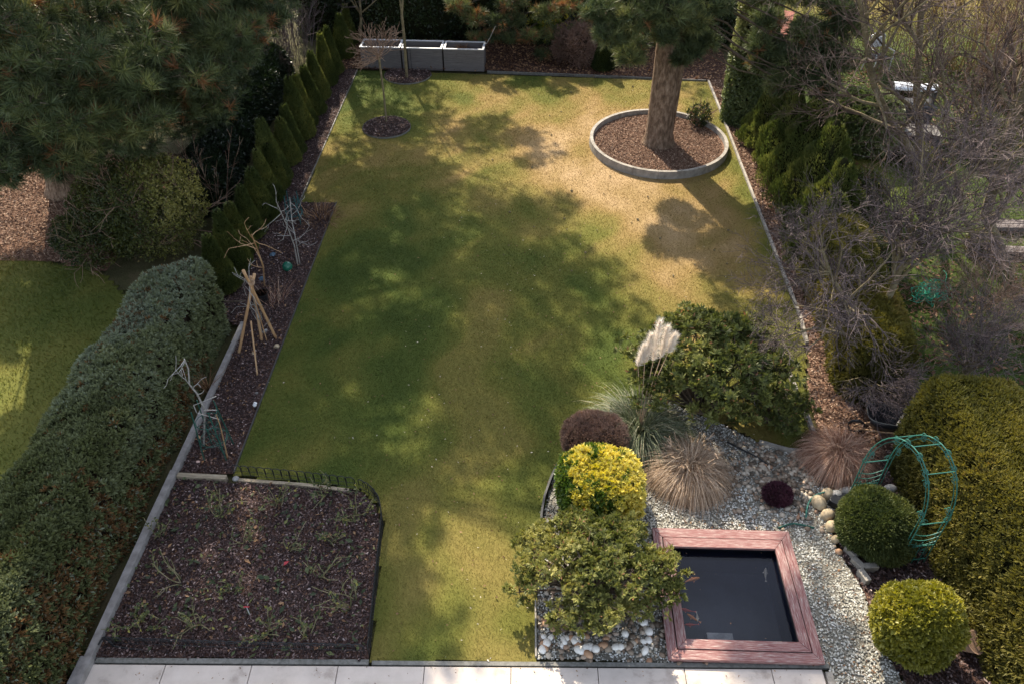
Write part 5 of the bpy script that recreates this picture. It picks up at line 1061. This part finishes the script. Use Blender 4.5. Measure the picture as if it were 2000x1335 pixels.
# label stake with red and white head
p = G(488, 1200); o = thing('plant_label', (p[0], p[1], 0), 'small red and white plant label among the roses', 'label'); mb = MB(); mb.box((0, 0, .08), (.008, .004, .2)); mb.build('stake', M['white'], o); mb = MB(); mb.box((0, 0, .19), (.07, .01, .035), rx=.7); mb.build('head', M['redthing'], o)
p = G(462, 938); mb = MB(); mb.rocks(np.zeros((1, 3)), .06, flat=.6, sub=2, rough=.05); o = mb.build('stone', M['grey_rock'], smooth=True); o.location = (p[0], p[1], .05); tag(o, 'bluish stone at the end of the pale wooden plank', 'rock')
hose('hose', [G(192, 1258, .1), G(202, 1245, .14), G(214, 1252, .05), G(230, 1262, .03), G(300, 1270, .02)], .012, M['black_plastic'], 'black hose crossing the grey kerb into the rose bed')

# ------------------------------------------------------------------ bed with tripod and obelisks
tr = thing('bamboo_tripod', (-4.6, 10.0, 0), 'tripod of thick bamboo canes tied at the top in the left bed', 'plant support')
TB_ = np.array([-4.6, 10.0, 0.]); apex = at(491, 552, 10.15)
def cane(p, q, r, nm='cane', parent=tr, o=TB_, mat='bamboo'):
    p, q = np.array(p) - o, np.array(q) - o; n = 13; t_ = np.linspace(0, 1, n); rr = np.where(np.arange(n) % 3 == 0, r * 1.12, r); mb = MB(); mb.tube(p + (q - p) * t_[:, None], rr, 8); mb.build(nm, M[mat], parent, smooth=True)
for foot, tip in ((G(466, 692), at(497, 535, 10.25)), (G(540, 662), at(475, 528, 10.12)), (G(512, 668), at(489, 540, 10.3))): cane(foot, tip, .024)
cane(G(503, 735), at(490, 627, 9.75), .014, 'thin_cane'); cane(G(522, 668), at(490, 560, 10.1), .009, 'thin_cane')
mb = MB(); th = np.linspace(0, 2 * math.pi, 16)[:-1]
for dz in (-.02, 0, .02): mb.tube(np.c_[.05 * np.cos(th), .05 * np.sin(th), 0 * th + dz] + apex - TB_, .005, 4, closed=True)
mb.build('binding', M['straw'], tr)
def twig(name, pts, r, mat, label, cat, kids=0, seed=0, L=.3):
    pts = [np.array(p, float) for p in pts]; b = pts[0].copy(); b[2] = 0; o = thing(name, b, label, cat); g = np.random.default_rng(seed); mb = MB(); q = np.array(pts) - b
    mb.tube(q, np.linspace(r, r * .5, len(q)), 6); S = []
    for i in range(kids):
        k = int(g.integers(0, len(q) - 1)); s_ = q[k] + (q[k + 1] - q[k]) * g.uniform(); grow(S, s_, unit(g.normal(size=3) + np.array([0, 0, .3])), L * g.uniform(.5, 1.2), r * .5, 2, 3, g, .02, .2, .5, (1, 2), .8, 5)
    if S: mb.segs([s[1] for s in S], [s[2] for s in S], np.maximum([s[3] for s in S], .004), np.maximum([s[4] for s in S], .003), 4)
    mb.build('stems', mat, o); return o
twig('climbing_rose', [G(512, 655), at(505, 620, 10.25), at(490, 560, 10.2), at(478, 545, 10.1)], .014, M['silver'], 'silvery bare climbing stems tied through the bamboo tripod', 'climber', 13, 3, .5)
twig('bare_shrub', [G(517, 560), at(514, 520, 11.2), at(500, 480, 11.0), at(491, 458, 10.9)], .016, M['bamboo'], 'tan bent stem rising behind the bamboo tripod', 'plant', 7, 4, .45)
mb = MB(); mb.bar(G(430, 590, .55), at(478, 588, 10.1), .02, .02); tag(mb.build('stick', M['bark_dark']), 'thin grey stick held level between hedge and bamboo tripod', 'stick')
twig('climbing_rose', [G(582, 520), at(575, 480, 12.4), at(560, 440, 12.2), at(540, 395, 12.0)], .014, M['silver'], 'tall pair of bare grey stems rising beside the green ball', 'climber', 9, 5, .4)
twig('climbing_rose', [G(586, 518), at(578, 470, 12.5), at(570, 430, 12.6), at(566, 385, 12.7)], .012, M['silver'], 'thin bare upright stem with side shoots near the far end of the bed', 'climber', 7, 6, .35)
def obelisk(base, w, h, topw, mat, label, rings=(.35, .7)):
    o = thing('obelisk_trellis', base, label, 'trellis'); mb = MB(); c = [(-1, -1), (1, -1), (1, 1), (-1, 1)]
    for sx, sy in c:
        l = MB(); l.tube([(sx * w / 2, sy * w / 2, -.03), (sx * topw / 2, sy * topw / 2, h)], .009, 5); l.build('leg', mat, o)
    for z in rings:
        f = z; ww = (w + (topw - w) * f) / 2; r = MB(); th = np.linspace(0, 2 * math.pi, 17)[:-1]; r.tube(np.c_[1.25 * ww * np.cos(th), 1.25 * ww * np.sin(th), 0 * th + h * f], .006, 4, closed=True); r.build('ring', mat, o)
    net = MB(); g = np.random.default_rng(8)
    for i in range(16):
        a, b = g.integers(0, 4), g.integers(0, 4); z0, z1 = g.uniform(.05, .9), g.uniform(.05, .95); pa = np.array(c[a]) * (w + (topw - w) * z0) / 2; pb = np.array(c[b]) * (w + (topw - w) * z1) / 2
        net.tube([(*pa, z0 * h), (*pb, z1 * h)], .004, 4)
    net.build('cross_wires', mat, o); return o
obelisk((-4.63, 7.72, 0), .34, 1.0, .24, M['dark_green'], 'dark green metal obelisk in the near end of the left bed')
obelisk((-5.0, 14.1, 0), .3, .7, .2, M['teal'], 'teal trellis at the far end of the left bed')
tw = at(398, 775, 7.8)
twig('climbing_rose', [G(445, 895), at(430, 830, 7.7), at(422, 808, 7.7)], .011, M['bamboo'], 'thin tan cane leaning on the green obelisk', 'cane', 0)
twig('silver_branch', [G(398, 870), at(400, 800, 7.75), at(385, 768, 7.75), at(370, 750, 7.7), at(368, 720, 7.7), at(360, 700, 7.7)], .016, M['silver'], 'crooked silvery branch standing above the green obelisk', 'branch', 6, 7, .3)
mb = MB()
for a, b in (((380, 790), (422, 773)), ((386, 806), (428, 818)), ((398, 800), (424, 800)), ((378, 790), (384, 805))): mb.tube([at(*a, 7.72), at(*b, 7.72)], .007, 5)
tag(mb.build('cross_sticks', M['silver']), 'pale sticks tied level across the top of the green obelisk', 'stick')
o = tuft('dry_seed_head', (*G(405, 760)[:2], 0), 60, .5, .01, .35, .3, M['deadleaf'], 'dry brown seed stalk between hedge and green obelisk', 'plant', r0=.05)
def pot(px, py, r, h, mat, label, name, cat, tilt=0, hollow=True):
    p = G(px, py); z = np.array([0, .02, h * .5, h * .9, h, h, h * .9, .05]); rr = r * np.array([.68, .7, .86, 1, 1.08, .96, .88, .6]); mb = MB(); mb.tube(np.c_[0 * z, 0 * z, z], rr, 20)
    o = mb.build(name, mat, smooth=False); o.location = (p[0], p[1], .0 if not tilt else r * .6); o.rotation_euler = (tilt, .3 if tilt else 0, .4); return tag(o, label, cat)
pot(1872, 1262, .13, .2, M['terracotta'], 'pale clay pot on the ground beside the lime-green ball shrub', 'clay_pot', 'pot', .5)
pot(515, 590, .12, .22, M['black_plastic'], 'black plastic pot behind the bamboo tripod', 'plant_pot', 'pot')
mb = MB(); I, T = ICO[3]; mb.add(I * .1, T=T); o = mb.build('glazed_ball', M['glassball'], smooth=True); o.location = (*G(563, 528)[:2], .09); tag(o, 'dark green glazed ball in the left bed', 'garden ornament')
for px, py, lab, m_ in ((513, 548, 'blue-grey plastic scrap beside the black pot', 'blue_plastic'), (533, 500, 'small blue-grey scrap on the bed behind the tripod', 'blue_plastic')):
    p = G(px, py); mb = MB(); mb.rocks(np.zeros((1, 3)), .06, flat=.35, sub=2, rough=.2); o = mb.build('plastic_scrap', M[m_]); o.location = (p[0], p[1], .04); tag(o, lab, 'scrap')
for px, py, s_, lab, m_ in ((541, 679, .05, 'pale angular stone at the bed edge right of the tripod', 'boulder'), (497, 693, .05, 'flat tan stone under the bamboo tripod', 'boulder'), (519, 650, .05, 'grey stone behind the right foot of the tripod', 'grey_rock'), (425, 681, .035, 'small ochre stone between kerb and tripod', 'boulder'), (388, 904, .03, 'pink shell-like stone near the green obelisk', 'pinkstone'), (502, 770, .03, 'dark stone in the bed by the lawn edge', 'grey_rock')):
    p = G(px, py); mb = MB(); mb.rocks(np.zeros((1, 3)), s_, flat=.65, sub=2, rough=.08); o = mb.build('stone', M[m_]); o.location = (p[0], p[1], .03 + s_ * .2); tag(o, lab, 'rock')
p = G(500, 800); o = thing('garden_lamp', (p[0], p[1], 0), 'small garden spike lamp with white head at the lawn edge', 'garden lamp'); mb = MB(); mb.tube([(0, 0, -.02), (0, 0, .1)], .009, 6); mb.build('spike', M['black_plastic'], o); mb = MB(); mb.tube([(0, 0, .09), (.0, .0, .11), (.02, .02, .15)], [.02, .032, .026], 10); mb.build('head', M['white'], o)

# ------------------------------------------------------------------ green arch
AB = np.array([4.87, 6.06, 0.]); ar = thing('garden_arch', tuple(AB), 'green metal rose arch with scrolls over the low round conifer', 'arch')
A1, A2, B1, B2 = np.array([0, 0, 0.]), np.array([.36, .06, 0.]), np.array([-.40, .99, 0.]), np.array([-.04, 1.05, 0.])
SH, TOP = .92, 1.78
def scroll(mb, c, r, u, w=np.array([0, 0, 1.]), turns=1.4, s=1):
    t_ = np.linspace(0, turns * 2 * math.pi, 22); rr = r * (1 - t_ / t_[-1] * .75); mb.tube(c + (np.cos(t_) * rr)[:, None] * u + (np.sin(t_) * rr * s)[:, None] * w, .0048, 4)
for nm, p, q in (('front', A1, B1), ('rear', A2, B2)):
    t_ = np.linspace(0, math.pi, 19); u = (q - p) / 2; c = (p + q) / 2
    for off, rad in ((0, .008), (.05, .005)):
        k = 1 - off * 1.6
        pts = [p + u * (1 - k) + (0, 0, -.05)] + [p + u * (1 - k) + (0, 0, z) for z in (.3, .6)] + [c - u * k * math.cos(a) + np.array([0, 0, SH + (TOP - SH - off) * math.sin(a)]) for a in t_] + [q - u * (1 - k) + (0, 0, z) for z in (.6, .3, -.05)]
        mb = MB(); mb.tube(pts, rad, 6); mb.build('arch_bar', M['green_metal'], ar, smooth=True)
    sc = MB(); uu = unit(u)
    for a in (.12, .75, .95, 1.3, 1.75, 2.1, 2.9): 
        cc = c - u * .9 * math.cos(a) + np.array([0, 0, SH + (TOP - SH - .04) * math.sin(a)]); scroll(sc, cc, .055, uu); scroll(sc, cc + np.array([0, 0, .05]), .04, -uu)
    sc.build('scrolls', M['green_metal'], ar)
for p, q in ((A1, A2), (B1, B2)):
    sd = MB()
    for z in (.12, .42, .9):
        sd.tube([p + (0, 0, z), q + (0, 0, z)], .008, 5)
    for z in (.5, .6, .7):
        t_ = np.linspace(0, 1, 9)[:, None]; pts = p + (q - p) * t_ + np.array([0, 0, z]); pts[:, 2] -= np.sin(t_[:, 0] * math.pi) * .06; sd.tube(pts, .006, 5)
    for f in (.25, .5, .75): sd.tube([p + (q - p) * f, p + (q - p) * f + (0, 0, .5)], .006, 5)
    scroll(sd, p + (q - p) * .05 + (0, 0, .95), .06, unit(q - p)); scroll(sd, p + (q - p) * .95 + (0, 0, .95), .06, -unit(q - p)); scroll(sd, p + (q - p) * .25 + (0, 0, .3), .06, unit(q - p)); scroll(sd, p + (q - p) * .7 + (0, 0, .3), .06, unit(q - p)); sd.build('side_panel', M['green_metal'], ar)
tp = MB()
for f in (.3, .5, .72):
    a = math.pi * f; z = SH + (TOP - SH) * math.sin(a); c1 = (A1 + B1) / 2 - (B1 - A1) / 2 * math.cos(a); c2 = (A2 + B2) / 2 - (B2 - A2) / 2 * math.cos(a); tp.tube([c1 + (0, 0, z), c2 + (0, 0, z)], .006, 5)
tp.build('top_rungs', M['green_metal'], ar)

# ------------------------------------------------------------------ wheelbarrow behind the rusty grass
wb = thing('wheelbarrow', (*G(1714, 852)[:2], 0), 'dark wheelbarrow with a pale rim in the gap behind the rusty grass', 'wheelbarrow', rz=-.25); wb.scale = (.78, .78, .78)
th = np.linspace(0, 2 * math.pi, 29)[:-1]; f = np.stack([np.cos(th), np.sin(th)], 1); sq = np.sign(f) * np.abs(f) ** .6
tray = MB(); V = []
for k_, (s_, z) in enumerate(((.62, .32), (1, .62), (.95, .62), (.58, .34))): V += [(x_ * .36 * s_, y_ * .26 * s_, z) for x_, y_ in sq]
n = 28; Q = [(r * n + i, r * n + (i + 1) % n, (r + 1) * n + (i + 1) % n, (r + 1) * n + i) for r in range(3) for i in range(n)]
V += [(0, 0, .32), (0, 0, .34)]; T = [(4 * n, (i + 1) % n, i) for i in range(n)] + [(4 * n + 1, 3 * n + i, 3 * n + (i + 1) % n) for i in range(n)]
tray.add(V, T=T, Q=Q); tray.build('tray', M['black_plastic'], wb, smooth=True)
rim = MB(); rim.tube([(x_ * .365, y_ * .265, .625) for x_, y_ in sq], .008, 6, closed=True); rim.build('rim', M['edge'], wb)
for s_ in (-1, 1):
    h_ = MB(); h_.tube([(-.45, s_ * .05, .16), (0, s_ * .16, .3), (.35, s_ * .22, .42), (.8, s_ * .26, .58)], .016, 6); h_.build('handle', M['bamboo'], wb)
    l_ = MB(); l_.tube([(.25, s_ * .2, .38), (.32, s_ * .2, .0)], .014, 6); l_.build('leg', M['black_metal'], wb)
wl = MB(); t_ = np.linspace(0, 2 * math.pi, 21)[:-1]; wl.tube(np.c_[-.45 + .15 * np.cos(t_), 0 * t_, .17 + .15 * np.sin(t_)], .03, 8, closed=True); wl.build('wheel', M['black_plastic'], wb)

# ------------------------------------------------------------------ neighbour's things on the right
ch = thing('garden_chair', (*G(1708, 142)[:2], 0), 'pale metal garden chair with a dark seat on the neighbouring lawn', 'chair', rz=.3)
W_, Hs = .5, .45
for sx in (-1, 1):
    for sy, hh in ((-1, Hs), (1, .95)):
        l = MB(); l.tube([(sx * W_ / 2 * 1.05, sy * .26, 0), (sx * W_ / 2, sy * .22, Hs), (sx * W_ / 2 * .92, sy * (.22 if hh < .5 else .30), hh)], .018, 6); l.build('leg', M['hood'], ch)
    a = MB(); a.tube([(sx * .27, -.24, Hs), (sx * .28, -.2, .66), (sx * .27, .25, .68)], .016, 6); a.build('armrest', M['hood'], ch)
s_ = MB(); s_.box((0, 0, Hs), (.47, .46, .04)); s_.build('seat', M['darkbox'], ch, bevel=.01)
s_ = MB(); th = np.linspace(0, math.pi, 12); s_.tube([(-.23, .28, .9)] + [(-.23 * math.cos(a), .30, .9 + .14 * math.sin(a)) for a in th] + [(.23, .28, .9)], .02, 6); s_.box((0, .29, .78), (.42, .025, .3), rx=.1); s_.build('backrest', M['hood'], ch)
bq = thing('garden_barbecue', (*G(1762, 262)[:2], 0), 'dark garden barbecue with a pale curved metal hood', 'barbecue', rz=-.12)
s_ = MB(); s_.box((0, .1, .4), (1.0, .5, .8)); s_.box((0, -.16, .78), (1.06, .1, .05)); s_.build('cabinet', M['darkbox'], bq, bevel=.01)
hd = MB(); th = np.linspace(.5, math.pi * .80, 9); V = [(x_, .22 - .24 * math.cos(a) * .9, 1.05 + .16 * math.sin(a)) for x_ in (-.5, .5) for a in th]; V2 = [(x_, y_ + .0, z_ - .03) for x_, y_, z_ in V]
n = 9; Q = [(i, i + 1, n + i + 1, n + i) for i in range(n - 1)]; Q2 = [tuple(2 * n + k_ for k_ in reversed(q)) for q in Q]; hd.add(V + V2, Q=Q + Q2 + [(0, n, 3 * n, 2 * n), (n - 1, 3 * n - 1, 4 * n - 1, 2 * n - 1)] ); hd.build('hood', M['hood'], bq, smooth=False)
for sx in (-1, 1):
    s_ = MB(); s_.box((sx * .47, .2, .94), (.04, .36, .34)); s_.build('cheek_panel', M['darkbox'], bq)
pot(1712, 205, .16, .3, M['teal'], 'teal pot left of the pale barbecue hood', 'plant_pot', 'pot')
pot(1755, 245, .14, .25, M['teal'], 'teal bucket standing before the barbecue', 'bucket', 'bucket')
tb_ = thing('garden_table', (*G(1780, 306)[:2], 0), 'grey garden table with a dark boxed base in front of the barbecue', 'table', rz=-.1)
s_ = MB(); s_.box((0, .22, .56), (1.0, .62, .05)); s_.build('top', M['table'], tb_, bevel=.01)
s_ = MB(); s_.box((0, .22, .27), (.92, .54, .53)); s_.build('base', M['darkbox'], tb_, bevel=.008)
mb = MB(); p = G(1795, 262, .6); mb.rocks(np.zeros((1, 3)), .05, flat=.6, sub=2); o = mb.build('red_scrap', M['redthing']); o.location = p + np.array([0, 0, .02]); tag(o, 'small red object on the grey garden table', 'object')
rsh = thing('shed_roof', (*G(1492, 125)[:2], 0), 'red-brown sloping sheet roof behind the ivy column', 'shed'); s_ = MB(); s_.box((.25, .35, 1.0), (.75, 1.3, .04), rz=-.35, rx=.35); s_.build('roof', M['redbrown'], rsh)
s_ = MB(); s_.box((.25, .35, .40), (.62, .9, .8), rz=-.35); s_.build('wall', M['darkbox'], rsh)
nb = thing('netting_heap', (*G(1815, 585)[:2], 0), 'crumpled bright green netting below the bare tree', 'netting'); mb = MB(); g = np.random.default_rng(9)
for i in range(70):
    c = np.array([g.normal(0, .13), g.normal(0, .10), abs(g.normal(.12, .1))]); a = unit(g.normal(size=3)); b_ = unit(np.cross(a, g.normal(size=3))); t_ = np.linspace(0, g.uniform(2, 6), 9); r = g.uniform(.05, .16); q = c + np.cos(t_)[:, None] * a * r + np.sin(t_)[:, None] * b_ * r; q[:, 2] = np.abs(q[:, 2]) + .01; mb.tube(q, .006, 4)
mb.build('mesh', M['netgreen'], nb)
k_ = 0
for (px, py, n_) in ((1965, 452, 4), (1958, 500, 3)):
    b_ = G(px, py)
    for i in range(n_):
        mb = MB(); mb.box((0, 0, 0), (1.5, .14, .05)); o = mb.build('board', M['lumber'], bevel=.004); o.location = (b_[0] + .35 + .04 * i, b_[1] + .17 * (i % 2), .06 + .055 * (i // 2) + .0); o.rotation_euler = (0, 0, .03 * i - .05); tag(o, 'weathered grey board in the timber stack at the right edge', 'board', 'stacked grey boards'); k_ += 1
ps = thing('leaning_post', (*G(1752, 562)[:2], 0), 'reddish wooden post leaning in the hedge, tied with green string', 'post'); q = np.array(G(1752, 562)); mb = MB(); mb.tube([(0, 0, 0), at(1735, 530, 12.3) - q, at(1715, 502, 12.4) - q], .035, 8); mb.build('pole', M['redbrown'], ps)
mb = MB(); c = at(1735, 530, 12.3) - q; th = np.linspace(0, 2 * math.pi, 13)[:-1]
for dz in (-.02, .0, .03): mb.tube(np.c_[.05 * np.cos(th), .05 * np.sin(th), 0 * th + dz] + c, .008, 4, closed=True)
mb.build('string', M['netgreen'], ps)
